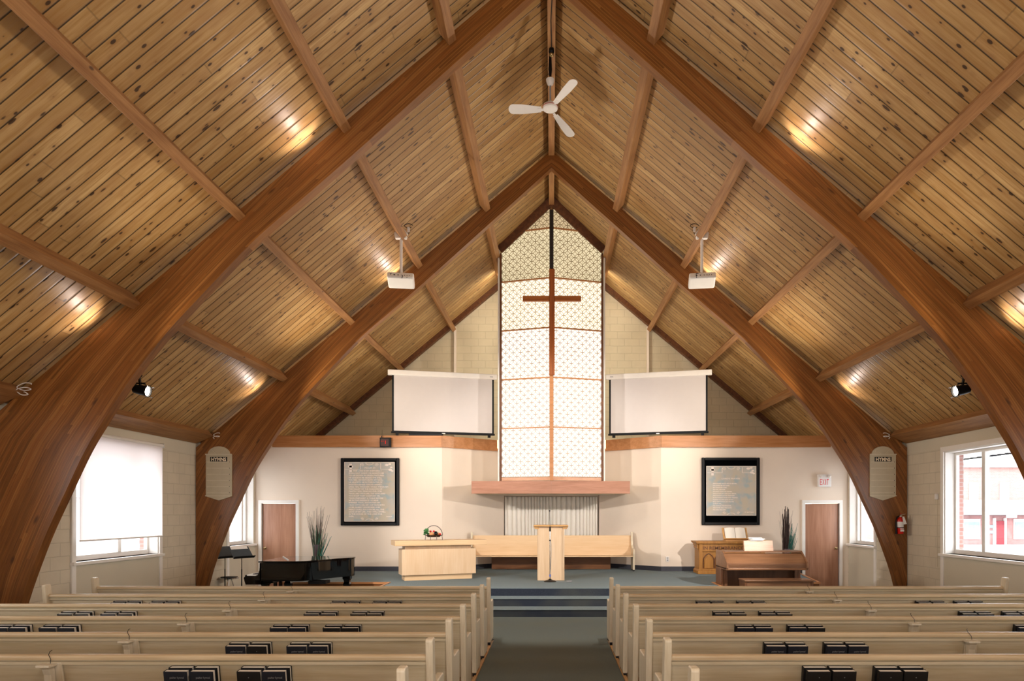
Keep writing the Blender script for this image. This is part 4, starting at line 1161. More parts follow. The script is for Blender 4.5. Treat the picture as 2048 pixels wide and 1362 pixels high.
MB().lathe([(0.07, 0), (0.08, 0.02), (0.05, 0.2), (0.06, 0.5), (0.085, 0.68), (0.07, 0.68), (0.05, 0.5), (0.02, 0.3)], n=20).build('vase_body', M['vase'], v1, smooth=True)
g = MB(); twigs(g, 26, 0.30, 1.30, 1.58, 0.008, 0.04); g.build('twig_bundle', M['twig'], v1)
g = MB(); twigs(g, 30, 0.20, 0.85, 1.15, 0.009, 0.05, 0.03); g.build('grass_blades', M['green'], v1)
g = MB(); twigs(g, 9, 0.16, 0.8, 1.0, 0.010, 0.04, 0.22); g.build('teal_blades', M['teal'], v1)
v2 = thing('floor_vase', 'slim floor vase of dark brown sticks and teal grass beside the right door', 'vase', (5.42, 15.75, PZ))
MB().lathe([(0.08, 0), (0.09, 0.02), (0.07, 0.2), (0.07, 0.45), (0.09, 0.58), (0.075, 0.58), (0.05, 0.4), (0.02, 0.3)], n=20).build('vase_body', M['vase'], v2, smooth=True)
g = MB()
for i in range(22):
    x, y = random.uniform(-0.085, 0.06), random.uniform(-0.06, 0.06); h = random.uniform(1.15, 1.58)
    g.tube([(x * .5, y * .5, 0.1), (x + random.uniform(-.01, .01), y, 0.5), (x * 1.1 + random.uniform(-.02, .02), y, h * .8), (x * 1.2 + random.uniform(-.03, .03), y, h)], [0.016, 0.014, 0.011, 0.005], 6)
g.build('stick_bundle', M['twig'], v2)
g = MB(); twigs(g, 22, 0.27, 1.2, 1.58, 0.005, 0.05, 0.0); g.build('fine_twigs', M['twig'], v2)
g = MB(); twigs(g, 34, 0.12, 0.75, 1.2, 0.010, 0.05, 0.15); twigs(g, 8, 0.2, 0.7, 0.9, 0.008, 0.05, 0.2); g.build('teal_grass', M['teal'], v2)
# ================================================================ SCREENS
for s in (-1, 1):
    side = 'left' if s < 0 else 'right'
    A = Vector((s * 3.94, 16.42, 0)); B = Vector((s * 1.36, 17.05, 0))
    if s > 0: A.x = 3.86
    mid = (A + B) / 2; d = (B - A) if s < 0 else (A - B); L = d.length / 2; rz = math.atan2(d.y, d.x)
    t_ = thing('projection_screen', '%s pull-down white projection screen standing on the chancel wall beside the tall window' % side, 'screen', (mid.x, mid.y, 3.71), rz)
    MB().box(-L, L, -0.06, 0.06, 1.45, 1.58).build('casing', M['casing'], t_, bevel=0.02, seg=3)
    inn = 1 if s < 0 else -1
    lo, hi = -L + 0.10, L - 0.10
    if s < 0: lo, hi = -L + 0.10, L - 0.08
    else: lo, hi = -L + 0.08, L - 0.10
    sf = MB().box(lo, hi, -0.008, 0.0, 0.09, 1.46).build('black_border', M['black'], t_)
    MB().box(lo + 0.045, hi - 0.045, -0.012, -0.009, 0.115, 1.46).build('screen_fabric', M['screen'], t_)
    MB().box(lo - 0.02, hi + 0.02, -0.025, 0.02, 0.055, 0.10).build('bottom_bar', M['black'], t_, bevel=0.005)
    MB().box(-0.04, 0.04, -0.045, -0.024, 0.06, 0.085).build('pull_handle', M['plastic'], t_)
    lg = MB().box(-0.03, 0.03, -0.07, -0.062, 1.50, 1.515)
    lx = (L - 0.15) if s < 0 else (-L + 0.15)
    MB().box(lx - 0.04, lx + 0.04, -0.066, -0.059, 1.50, 1.517).build('name_plate', M['grey'], t_)
    for fx in (lo + 0.12, hi - 0.12): MB().box(fx - 0.035, fx + 0.035, -0.03, 0.03, 0.0, 0.058).build('foot', M['black'], t_)
tag(MB().box(-0.42, 0.40, -0.04, 0.04, 0, 0.045).build('sound_bar', M['black'], None, bevel=0.005), 'long flat black bar lying on the ledge under the left projection screen', 'speaker')
o = bpy.data.objects['sound_bar']; o.location = (-3.03, 16.52, 3.712)

# small red display with aerial on the left beam
dc = thing('display_box', 'small black box with dim red display and aerial, on the left wooden beam', 'display', (-4.0, 16.49, 3.42))
MB().box(-0.135, 0.135, -0.07, 0, 0, 0.235).build('housing', M['black'], dc, bevel=0.008)
MB().box(-0.11, 0.08, -0.074, -0.0705, 0.03, 0.205).build('display_face', M['leddim'], dc)
MB().tube([(-0.09, -0.04, 0.235), (-0.09, -0.04, 0.27), (-0.085, -0.04, 0.28), (-0.082, -0.04, 0.42)], [0.012, 0.012, 0.004, 0.003], 8).build('aerial', M['black'], dc)
MB().box(0.0, 0.012, -0.077, -0.0745, 0.08, 0.16).ball((-0.088, -0.076, 0.145), 0.009, 0.003).ball((-0.05, -0.076, 0.145), 0.009, 0.003).build('red_lights', M['ledred'], dc)

# ================================================================ FRAMED TEXTS
psalm = ['SHALL NOT WANT. HE MAKETH ME', 'TO LIE DOWN IN GREEN PASTURES:', 'HE LEADETH ME BESIDE THE STILL', 'WATERS. HE RESTORETH MY SOUL:', 'HE LEADETH ME IN THE PATHS OF', "RIGHTEOUSNESS FOR HIS NAME'S", 'SAKE. YEA, THOUGH I WALK THROUGH', 'THE VALLEY OF THE SHADOW OF', 'DEATH I WILL FEAR NO EVIL: FOR', 'THOU ART WITH ME; THY ROD AND', 'THY STAFF THEY COMFORT ME.', 'THOU PREPAREST A TABLE BEFORE', 'ME IN THE PRESENCE OF MINE', 'ENEMIES: THOU ANOINTEST MY', 'HEAD WITH OIL: MY CUP RUNNETH', 'OVER. SURELY GOODNESS AND', 'MERCY SHALL FOLLOW ME ALL THE', 'DAYS OF MY LIFE: AND I WILL DWELL', 'IN THE HOUSE OF THE LORD FOR', 'EVER.']
prayer = ['OUR FATHER WHICH ART IN HEAVEN,', 'HALLOWED BE THY NAME.', 'THY KINGDOM COME.', 'THY WILL BE DONE', 'ON EARTH AS IT IS IN HEAVEN.', 'GIVE US THIS DAY OUR DAILY BREAD.', 'AND FORGIVE US OUR TRESPASSES,', 'AS WE FORGIVE THOSE WHO TRESPASS', 'AGAINST US: AND LEAD US NOT', 'INTO TEMPTATION, BUT DELIVER', 'US FROM EVIL.', 'FOR THINE IS THE KINGDOM,', 'THE POWER AND THE GLORY,', 'FOR EVER AND EVER.']
K = 16.5 / 1365
def spiral(mb, c, r, s, th=0.006):
    mb.tube([(c[0] + s * r * (1 - k / 26) * math.cos(k * 0.42), c[1], c[2] + r * (1 - k / 26) * math.sin(k * 0.42)) for k in range(24)], th, 5)
def framed(cx0, cx1, cy0, cy1, p0, p1, q0, q1, label, title, lines, tpos, title_px):
    X0, X1 = (cx0 - 1103) * K, (cx1 - 1103) * K; Z1, Z0 = 1.85 + (1025 - cy0) * K, 1.85 + (1025 - cy1) * K
    f = thing('framed_text', label, 'picture', (X0, 16.50, Z0))
    Wd, H = X1 - X0, Z1 - Z0
    b = 0.07
    fr = MB().box(0, b, 0, 0.065, 0, H).box(Wd - b, Wd, 0, 0.065, 0, H).box(b, Wd - b, 0, 0.065, 0, b).box(b, Wd - b, 0, 0.065, H - b, H)
    fr.build('frame', M['black'], f, bevel=0.014, seg=2)
    MB().box(b * .7, Wd - b * .7, 0.03, 0.065, b * .7, H - b * .7).build('mount_board', M['blackmat'], f)
    px0, px1 = (p0 - cx0) * K, (p1 - cx0) * K; pz1, pz0 = H - (q0 - cy0) * K, H - (q1 - cy0) * K
    MB().box(px0, px1, 0.022, 0.029, pz0, pz1).build('printed_sheet', M['parch'], f)
    e = 0.012
    MB().box(px0, px1, 0.018, 0.023, pz0, pz0 + e).box(px0, px1, 0.018, 0.023, pz1 - e, pz1).box(px0, px0 + e, 0.018, 0.023, pz0 + e, pz1 - e).box(px1 - e, px1, 0.018, 0.023, pz0 + e, pz1 - e).build('sheet_border', M['lace'], f)
    PW, PH = px1 - px0, pz1 - pz0
    om = MB(); y = 0.019; ce = MB(); fl = MB()
    hh = 0.145 * PH if lines is psalm else 0.15 * PH
    cz = pz1 - 0.065 * PH - 0.03
    ce.box(px0 + 0.075 * PW, px0 + 0.175 * PW, y, y + .004, cz - .005, cz + 0.035).box(px0 + 0.10 * PW, px0 + 0.15 * PW, y, y + .004, cz - 0.12, cz + 0.085)
    yb = cz - 0.055
    om.box(px0 + 0.02 * PW, px0 + 0.32 * PW, y, y + .003, yb, yb + .008).box(px0 + 0.72 * PW, px0 + 0.88 * PW, y, y + .003, yb, yb + .008)
    om.box(px0 + 0.315 * PW, px0 + 0.325 * PW, y, y + .003, yb, pz1 - .03).box(px0 + 0.715 * PW, px0 + 0.725 * PW, y, y + .003, yb, pz1 - .03)
    for sx_ in (-1, 1):
        spiral(om, (px0 + (0.5 + sx_ * 0.14) * PW, y, pz1 - 0.07), 0.042, sx_)
        spiral(om, (px0 + (0.5 + sx_ * 0.14) * PW, y, pz0 + 0.06), 0.035, sx_)
        om.tube([(px0 + 0.5 * PW + sx_ * 0.09 * math.cos(a), y, pz1 - 0.02 - 0.05 * math.sin(a)) for a in [PI * .5 * k / 8 for k in range(9)]], 0.007, 5)
        om.tube([(px0 + 0.5 * PW + sx_ * 0.09 * math.cos(a), y, pz0 + 0.015 + 0.045 * math.sin(a)) for a in [PI * .5 * k / 8 for k in range(9)]], 0.007, 5)
    for dx, dz, r in ((0.84, 0.05, 0.05), (0.90, 0.035, 0.04), (0.93, 0.09, 0.035), (0.91, 0.13, 0.05), (0.95, 0.15, 0.035)):
        fl.ball((px0 + dx * PW, y + .003, pz1 - dz * PH), r * 0.9, 0.004, r * 0.55, 10, 6)
    ce.build('cross_emblem', M['lace'], f); fl.build('flower_emblem', M['lace'], f)
    om.build('scroll_ornament', M['lace'], f)
    tx = MB()
    z_at = lambda py: H - (py - cy0) * K
    put_text(tx, title, (Wd / 2, 0.0195, z_at(title_px)), size=0.05, bold=0.0012, sx=1.25)
    n = len(lines); t0, t1, xl, sz = tpos
    if lines is psalm:
        put_text(tx, 'THE LORD IS MY SHEPHERD: I', ((xl + 9 - cx0) * K, 0.0195, z_at(t0 - (t1 - t0) / (n - 1))), align='LEFT', size=sz, bold=0.0018, sx=1.12)
    for i, l in enumerate(lines):
        py = t0 + (t1 - t0) * i / (n - 1)
        put_text(tx, l, ((xl - cx0) * K, 0.0195, z_at(py)), align='LEFT', size=sz, bold=0.0018 if lines is psalm else 0.0015, sx=1.14 if lines is psalm else 0.98)
    put_text(tx, 'PSALM 23' if lines is psalm else 'ST. MATTHEW', ((title_px * 0 + (p1 - 5) - cx0) * K, 0.0195, z_at(t1 + (0 if lines is psalm else 5))), align='RIGHT', size=0.034, bold=0.001)
    tx.build('lettering', M['lace'], f)
framed(681, 798, 916, 1051, 688, 789, 924, 1043, 'framed psalm text filling its black mount, on the wall left of the pulpit', 'PSALM 23', psalm, (947.5, 1034, 697, 0.046), 937)
framed(1404, 1520, 915, 1050, 1413, 1513, 932, 1031, 'framed prayer text with wide black mount above the carved table', "LORD'S PRAYER", prayer, (968, 1020.5, 1426, 0.034), 958.5)

# ================================================================ HYMN BOARDS
def hymn_board(cx, lab):
    K2 = 13.76 / 1365
    h = thing('hymn_board', lab, 'board', ((cx - 1103) * K2, 13.80, 1.85 + (1025 - 1001) * K2), 0, 'hymn boards on the far arch')
    w = 0.262; zt = 0.93
    pts = [(0, 0), (w, 0.085), (w, zt), (w * 0.86, zt)] + [(w * 0.86 * math.cos(a), zt + 0.165 * math.sin(a)) for a in [PI * k / 16 for k in range(1, 16)]] + [(-w * 0.86, zt), (-w, zt), (-w, 0.085)]
    MB().prism(pts, 1, -0.03, 0.0).build('board', M['hymn'], h, bevel=0.004)
    MB().box(-w - 0.006, w + 0.006, -0.045, -0.028, zt - 0.012, zt + 0.012).build('top_moulding', M['hymn2'], h)
    MB().box(-w - 0.006, w + 0.006, -0.045, -0.028, 0.085, 0.105).build('bottom_moulding', M['hymn2'], h)
    for k in range(6):
        z = 0.145 + k * 0.124
        sl = MB().box(-w + 0.02, w - 0.02, -0.040, -0.029, z, z + 0.022).build('number_slot', M['hymn2'], h, bevel=0.003)
        MB().box(w - 0.045, w - 0.035, -0.044, -0.0395, z + 0.004, z + 0.02).build('peg', M['black'], sl)
    MB().tube([(0.16 * math.cos(a) , -0.034, zt + 0.05 + 0.05 * math.sin(a * 3)) for a in [PI * k / 20 for k in range(21)]], 0.006, 5).build('carved_ornament', M['hymn2'], h)
    MB().box(-0.17, 0.17, -0.034, -0.0295, zt - 0.15, zt - 0.05).build('black_plate', M['black'], h)
    t = MB(); put_text(t, 'HYMNS', (0, -0.036, zt - 0.137), size=0.10, bold=0.004, fit=0.30)
    # taller condensed letters
    z0_, z1_ = min(v[2] for v in t.v), max(v[2] for v in t.v)
    for i, (x, y, z) in enumerate(t.v): t.v[i] = (x, y, zt - 0.138 + (z - z0_) / (z1_ - z0_) * 0.078)
    t.build('lettering', M['letter'], h)
    return h
hymn_board(437, 'beige hymn number board on the left leg of the far arch')
hymn_board(1766.5, 'beige hymn number board on the right leg, above the fire extinguisher')

# fire extinguisher
fe = thing('fire_extinguisher', 'red fire extinguisher hanging on the right leg of the far arch', 'extinguisher', (7.0, 13.70, 1.42))
MB().lathe([(0.055, 0), (0.062, 0.01), (0.062, 0.125)], n=22).build('lower_cylinder', M['red'], fe, smooth=True)
MB().lathe([(0.0625, 0.13), (0.0625, 0.245)], n=22).build('white_label', M['label'], fe, smooth=True)
MB().lathe([(0.062, 0.245), (0.062, 0.28), (0.045, 0.315), (0.02, 0.33), (0.02, 0.345)], n=22).build('upper_cylinder', M['red'], fe, smooth=True)
MB().lathe([(0.064, 0.12), (0.064, 0.135)], n=22).build('strap', M['black'], fe)
MB().box(-0.03, 0.045, -0.066, -0.0625, 0.05, 0.085).box(-0.03, 0.04, -0.066, -0.0625, 0.095, 0.112).build('instruction_label', M['label'], fe)
v_ = MB().box(-0.02, 0.03, -0.02, 0.02, 0.345, 0.37).build('valve', M['chrome'], fe)
MB().bar((-0.01, 0, 0.38), (0.10, 0, 0.40), 0.02, 0.008).bar((0, 0, 0.36), (0.095, 0, 0.31), 0.02, 0.008).build('lever', M['chrome'], v_)
MB().ball((0.01, 0, 0.405), 0.012).build('orange_pin', M['red'], v_)
MB().tube([(-0.02, 0, 0.36), (-0.07, -0.01, 0.34), (-0.092, -0.01, 0.27), (-0.088, -0.01, 0.15), (-0.08, -0.01, 0.0)], [0.012, 0.012, 0.012, 0.014, 0.018], 10).build('hose', M['black'], fe, smooth=True)
MB().prism([(0.005, 0.34), (0.04, 0.35), (0.095, 0.20), (0.03, 0.19)], 1, -0.076, -0.073).build('paper_tag', M['label'], fe)
MB().box(-0.02, 0.02, 0.062, 0.101, 0.1, 0.32).build('wall_bracket', M['blackmetal'], fe)

# exit sign
ex = thing('exit_sign', 'white exit sign with red letters on the wall above the right door', 'sign', (6.60, 16.565, 2.47))
MB().box(-0.155, 0.155, -0.09, 0, 0, 0.30).build('housing', M['plastic'], ex, bevel=0.006)
for i, ch in enumerate('EXIT'):
    t = MB() 
    q = MB(); put_text(q, ch, (0, 0, 0), size=0.2, bold=0.0)
    xs = [v[0] for v in q.v]; zs = [v[2] for v in q.v]; w_ = max(xs) - min(xs)
    tw2 = {'E': 0.046, 'X': 0.05, 'I': 0.014, 'T': 0.046}[ch]
    cx = (-0.095, -0.035, 0.02, 0.068)[i]
    t.add([(cx + ((x - min(xs)) / w_ - .5) * tw2, -0.0925, 0.045 + (z - min(zs)) / (max(zs) - min(zs)) * 0.14) for x, y, z in q.v], [f for f in q.f])
    t.build('sign_letter', M['redtext'], ex)
for x in (-0.10, 0.10): MB().lathe([(0.03, 0), (0.035, 0.03), (0.03, 0.06), (0.01, 0.065)], (x, -0.10, 0.24), 14, Matrix.Rotation(R(65), 4, 'X')).build('emergency_lamp', M['casing'], ex, smooth=True)

# outlet and motion sensor
ol = thing('wall_outlet', 'small white wall outlet low on the wall right of the bench', 'outlet', (2.815, 16.56, 0.66))
MB().box(-0.04, 0.04, -0.008, 0.009, 0, 0.12).build('plate', M['plastic'], ol, bevel=0.003)
MB().box(-0.018, 0.018, -0.011, -0.008, 0.02, 0.05).box(-0.018, 0.018, -0.011, -0.008, 0.07, 0.10).build('socket', M['grey'], ol)
ms = thing('motion_sensor', 'small white motion sensor on the right wall beside the window', 'sensor', (7.2, 12.72, 2.14))
MB().box(-0.05, 0.0, -0.035, 0.035, -0.05, 0.06).build('housing', M['plastic'], ms, bevel=0.015, seg=3)
MB().tube([(-0.004, 0.0, -0.05), (-0.004, 0.01, -0.6), (-0.004, 0.0, -1.3)], 0.003, 5).build('wire', M['hymn2'], ms)

# roller blind over the left middle window
rb = thing('roller_blind', 'white roller blind pulled most of the way down the left window', 'blind', (-7.11, 11.38, 1.40))
MB().box(-0.002, 0.002, -1.09, 1.09, 0.03, 1.66).build('fabric', M['blind'], rb)
MB().tube([(-0.01, -1.10, 1.67), (-0.01, 1.10, 1.67)], 0.03, 14).build('roller_tube', M['white'], rb, smooth=True)
MB().tube([(0, -1.09, 0.02), (0, 1.09, 0.02)], 0.013, 10).build('hem_bar', M['white'], rb, smooth=True)
for y in (-1.11, 1.10): MB().box(-0.045, 0.03, y, y + 0.01, 1.63, 1.71).build('bracket', M['white'], rb)

# cables tucked at purlin ends
def squig(loc, s, lab, n=2.2, r=0.06):
    pts = [(s * r * math.cos(a) * (1 + 0.25 * math.sin(a * 2.3)) * 1.3, -0.01 - 0.004 * a, r * 0.55 * math.sin(a) - 0.01 * a) for a in [2 * PI * n * k / 40 for k in range(41)]]
    o = MB().tube(pts, 0.006, 6).build('cable_coil', M['plastic'], None, smooth=True); o.location = loc; tag(o, lab, 'cable', 'cable coils beside the arches'); return o
squig((-6.78, 8.80, 3.50), 1, 'pale cable coil on the left eave beam beside the near arch')
squig((-6.72, 13.72, 3.44), 1, 'thin cable loops at the left end of the far arch eave', 1.6, 0.04)
squig((6.72, 13.72, 3.44), -1, 'thin cable loops at the right end of the far arch eave', 1.6, 0.04)

# ================================================================ CEILING FAN
FX, FY = -0.02, 10.8
fan = thing('ceiling_fan', 'white three-bladed ceiling fan hanging from the ridge beam', 'fan', (FX, FY, 8.20))
MB().lathe([(0.02, 0.0), (0.07, 0.005), (0.115, 0.03), (0.12, 0.05), (0.12, 0.075), (0.11, 0.095), (0.05, 0.125), (0.03, 0.16), (0.015, 0.17)], n=32).build('motor_housing', M['plastic'], fan, smooth=True)
MB().lathe([(0.122, 0.055), (0.124, 0.06), (0.124, 0.068), (0.122, 0.072)], n=32).build('pink_band', plain('faded_red_band', 'b87870', 0.5), fan)
MB().tube([(0, 0, 0.15), (0, 0, 0.46)], 0.014, 12).build('down_rod', M['grey'], fan, smooth=True)
MB().lathe([(0.02, 0.40), (0.045, 0.42), (0.065, 0.47), (0.068, 0.50), (0.02, 0.505)], n=24).build('canopy', M['plastic'], fan, smooth=True)
MB().tube([(0, 0, 0.50), (0, 0, 0.56), (0, 0, 0.66), (0, 0, 0.86)], [0.014, 0.02, 0.03, 0.02], 12).build('hook_bracket', M['black'], fan)
MB().ball((0, 0, 0.53), 0.026).build('brass_ball', M['brass'], fan, smooth=True)
TILT = Matrix.Rotation(R(-15), 4, 'X')
for a in (R(181), R(57), R(-54)):
    T = Matrix.Rotation(a, 4, 'Z') @ Matrix.Rotation(R(11), 4, 'X')
    n = 14; tp = []; 
    def wdt(t): return 0.045 + 0.035 * min(1, t * 1.5)
    L0, L1 = 0.14, 0.66
    up_ = [(L0 + (L1 - 0.07 - L0) * k / n, wdt(k / n)) for k in range(n + 1)]
    tip = [(L1 - 0.07 + 0.07 * math.sin(b), 0.08 * math.cos(b)) for b in [PI * k / 10 for k in range(1, 10)]]
    pts = up_ + tip + [(x, -y) for x, y in up_[::-1]]
    b_ = MB().prism(pts, 2, 0.035, 0.041).xf(TILT @ T).build('blade', M['plastic'], fan, bevel=0.002)
    MB().box(0.09, 0.20, -0.02, 0.02, 0.030, 0.036).xf(TILT @ T).build('blade_iron', M['plastic'], b_)
tag(MB().tube([(0.0, 9.05, APEX - 0.243), (0.01, 9.5, APEX - 0.243), (-0.01, 10.0, APEX - 0.243), (0.0, 10.4, APEX - 0.245), (0, 10.78, APEX - 0.25)], 0.007, 6).build('fan_cable', M['black'], None), 'black cable stapled along the underside of the ridge beam', 'cable')
hk = thing('ceiling_hook', 'dark hook block with brass bulb on the ridge beam above the fan', 'hook', (0, 10.62, APEX - 0.235))
MB().lathe([(0.04, 0), (0.045, -0.05), (0.035, -0.075), (0.01, -0.08)], n=18).build('hook_body', M['black'], hk)
MB().ball((0, 0, -0.09), 0.035).build('brass_bulb', M['brass'], hk, smooth=True)

# ================================================================ PROJECTORS
def projector(s, lab):
    x, y = s * 2.72, 12.35
    zr = roofz(x) - 0.13
    p = thing('ceiling_projector', lab, 'projector', (x, y, zr - 0.80), 0, 'white ceiling projectors')
    a = MB().prism([(-0.10, 0.76), (0.0, 0.70), (0.10, 0.76), (0.10, 0.80), (s * -0.02, 0.93), (-0.10, 0.80)] if 0 else [(-0.10, 0.70), (0.10, 0.70), (0.12, 0.80), (s * -0.01, 0.92), (-0.12, 0.80)], 1, -0.05, 0.03).build('mount_bracket', M['plastic'], p, bevel=0.006)
    MB().ball((-0.01, -0.052, 0.83), 0.011, 0.005).ball((-0.01, -0.052, 0.78), 0.011, 0.005).build('mount_bolts', M['black'], a)
    MB().tube([(0, 0, 0.02), (0, 0, 0.72)], 0.026, 16).build('pole', M['plastic'], p, smooth=True)
    T = Matrix.Rotation(R(-s * 8), 4, 'Z') @ Matrix.Rotation(R(-17), 4, 'X')
    MB().box(-0.235, 0.235, -0.17, 0.17, -0.12, 0.0).xf(T).build('body', M['plastic'], p, bevel=0.03, seg=3)
    MB().box(-0.21, 0.21, -0.173, -0.168, -0.095, -0.025).xf(T).build('port_panel', M['casing'], p)
    pt = MB()
    for k, w_ in ((-0.12, 0.03), (-0.05, 0.02), (0.02, 0.012), (0.07, 0.012), (0.11, 0.012), (0.15, 0.01)): pt.box(k, k + w_, -0.177, -0.172, -0.075, -0.06)
    pt.xf(T).build('port', M['black'], p)
    MB().lathe([(0.055, 0), (0.055, 0.03), (0.04, 0.035)], (s * 0.1, 0.17, -0.06), 20, Matrix.Rotation(R(-90), 4, 'X')).build('lens', M['black'], p)
    c = MB()
    c.tube([(-0.13, -0.17, -0.06), (-0.15, -0.22, 0.0), (-0.05, -0.1, 0.05), (0.0, -0.03, 0.04), (0.06, -0.08, 0.03), (0.07, -0.2, -0.03), (0.05, -0.18, -0.07)], 0.006, 6)
    c.tube([(0.0, -0.03, 0.06), (0.1, -0.06, 0.05), (0.15, -0.15, 0.0), (0.14, -0.18, -0.06)], 0.005, 6)
    c.build('cable_loops', M['black'], p, smooth=True)
    c = MB().tube([(-s * 0.04 + 0.1 * s * 0 + s * -0.1 + 0.06 * math.cos(q) * 1.2, -0.03, 0.93 + 0.035 * math.sin(q)) for q in [2 * PI * k / 24 for k in range(22)]], 0.006, 6).build('cable_coil_end', M['black'], p, smooth=True)
    MB().box(s * -0.14 - 0.02, s * -0.14 + 0.02, -0.05, -0.02, 0.82, 0.90).build('wall_plug', M['plastic'], p, bevel=0.004)
    return p
projector(-1, 'white projector on a ceiling pole, left of the cross')
projector(1, 'white projector on a ceiling pole, right of the cross')

# ================================================================ STAGE SPOTLIGHTS on the back of the near arch
def spotlight(s, lab):
    x, y, z = s * 5.60, 9.30, 3.52
    p = thing('stage_spotlight', lab, 'spotlight', (x, y, z), 0, 'black stage spotlights')
    aim = Matrix.Rotation(R(90 + 18), 4, 'X')
    T = Vector((-s * 1.0, -0.02, -0.20)).to_track_quat('Z', 'Y').to_matrix().to_4x4() @ Matrix.Scale(0.95, 4)
    can = MB().lathe([(0.03, -0.10), (0.06, -0.09), (0.07, 0.0), (0.075, 0.09), (0.085, 0.10), (0.085, 0.115), (0.072, 0.115), (0.068, 0.09)], n=24, M_=T)
    can.build('can', M['black'], p, smooth=True)
    MB().lathe([(0.001, 0.088), (0.066, 0.088), (0.066, 0.092), (0.001, 0.094)], n=20, M_=T).build('lens', M['lampglow'], p, smooth=True)
    fr = MB()
    for q in range(4):
        a = q * PI / 2 + PI / 4
        fr.tube([T @ Vector((0.095 * math.cos(a), 0.095 * math.sin(a), 0.10)), T @ Vector((0.105 * math.cos(a), 0.105 * math.sin(a), 0.14))], 0.006, 6)
    fr.build('colour_frame', M['chrome'], p)
    MB().bar((0, 0, 0.05), (s * 0.02, 0, 0.20), 0.035, 0.02).bar((-0.075, 0, 0.0), (-0.06, 0, 0.09), 0.02, 0.006).bar((0.075, 0, 0.0), (0.06, 0, 0.09), 0.02, 0.006).bar((-0.065, 0, 0.09), (0.065, 0, 0.09), 0.02, 0.006, up=(0, 1, 0)).build('yoke', M['black'], p)
    MB().tube([(s * 0.02, 0.01, 0.20), (s * 0.02, -0.278, 0.20)], 0.016, 10).ball((s * 0.02, 0.02, 0.205), 0.03).build('mounting_arm', M['black'], p)
    return p
spotlight(-1, 'lit black stage spotlight on the left side of the near arch')
spotlight(1, 'lit black stage spotlight on the right side of the near arch')

# ================================================================ PEWS
PEW_Y = [9.45 - 0.91 * i for i in range(7)]
PL = 5.5
def make_pew():
    p = thing('church_pew', 'pew', 'pew', (0, 0, 0))
    h = PL / 2 - 0.05
    bp = MB().prism([(0.015, 0.80), (0.035, 0.80), (0.135, 0.20), (0.115, 0.20)], 0, -h, h).build('back_panel', M['oak'], p)
    # rounded cap rail
    r = []
    for k in range(13):
        a = -PI * 0.05 + PI * 1.1 * k / 12; r.append((0.022 - 0.028 * math.cos(a), 0.812 + 0.017 * math.sin(a)))
    r = [(-0.004, 0.790), (-0.006, 0.806)] + r[1:-1] + [(0.046, 0.800), (0.04, 0.790)]
    MB().prism(r, 0, -h, h).build('cap_rail', M['cap'], p, smooth=True)
    MB().prism([(0.004, 0.755), (0.001, 0.775), (0.02, 0.782), (0.024, 0.755)], 0, -h, h).build('under_moulding', M['oak'], p)
    MB().prism([(0.115, 0.40), (0.10, 0.43), (0.50, 0.45), (0.52, 0.435), (0.51, 0.415), (0.12, 0.395)], 0, -h, h).build('seat', M['oak'], p)
    end = [(0.05, 0.04), (-0.055, 0.935), (-0.045, 0.95), (0.035, 0.95), (0.048, 0.935), (0.085, 0.64), (0.13, 0.60), (0.44, 0.60), (0.465, 0.57), (0.465, 0.04)]
    for x0 in (-PL / 2, PL / 2 - 0.052):
        e = MB().prism(end, 0, x0, x0 + 0.052).build('end_panel', M['oakend'], p, bevel=0.008)
        MB().box(x0 + 0.008, x0 + 0.044, 0.06, 0.11, 0, 0.042).box(x0 + 0.008, x0 + 0.044, 0.40, 0.45, 0, 0.042).build('foot', M['blackmetal'], e)
    # book racks
    for cx in (-1.0, 1.0):
        rk = MB().prism([(0.075, 0.50), (-0.058, 0.50), (-0.058, 0.56), (-0.050, 0.56), (-0.050, 0.512), (0.073, 0.512)], 0, cx * 1.30 - 0.78, cx * 1.30 + 0.78)
        rk.build('book_rack', M['oak'], p)
    # centre support bracket
    MB().prism([(0.015, 0.77), (0.06, 0.48), (0.045, 0.48), (0.0, 0.77)], 0, -0.028, 0.075).build('support_plate', M['paleoak'], p, bevel=0.002)
    cb_ = MB().prism([(0.0, 0.765), (-0.075, 0.765), (-0.078, 0.750), (-0.055, 0.735), (-0.035, 0.69), (-0.03, 0.62), (-0.01, 0.55), (0.0, 0.42), (0.03, 0.42)], 0, -0.026, 0.028).build('corbel', M['paleoak'], p, bevel=0.003)
    MB().box(-0.05, 0.045, -0.082, -0.0, 0.752, 0.768).build('corbel_cap', M['paleoak'], p, bevel=0.002)
    MB().prism([(0.12, 0.40), (0.12, 0.0), (0.42, 0.0), (0.47, 0.42)], 0, -0.02, 0.02).build('under_seat_support', M['oakend'], p)
    MB().tube([(0.012, -0.02, 0.77), (0.010, -0.014, 0.80), (0.0, -0.012, 0.815), (-0.012, -0.005, 0.83), (-0.014, 0.01, 0.85), (-0.004, 0.02, 0.857)], 0.0022, 5).build('wire_hook', M['blackmetal'], p)
    return p
M['paleoak'] = wood('pale_bracket_oak', 'ddd3c0', 'd0c4ac', 0.4, 2, 1.0, 12)
M['cap'] = wood('pew_cap_oak', 'd0bb9a', 'b89f7c', 0.28, 0, 1.0, 10)
pew0 = make_pew()
row_w = ['front', 'second', 'third', 'fourth', 'fifth', 'sixth', 'seventh']
snapshot()
first = True
for i, y in enumerate(PEW_Y):
    for s in (-1, 1):
        x = s * (0.835 + PL / 2) + (-0.01 if s < 0 else -0.03)
        lab = 'blond oak pew, %s row from the platform, %s of the aisle' % (row_w[i], 'left' if s < 0 else 'right')
        if first: p = pew0; p.location = (x, y, 0); p['label'] = lab; p['group'] = 'blond oak pews in two blocks'; first = False
        else: p = dup(pew0, (x, y, 0), 0, lab, 'blond oak pews in two blocks')

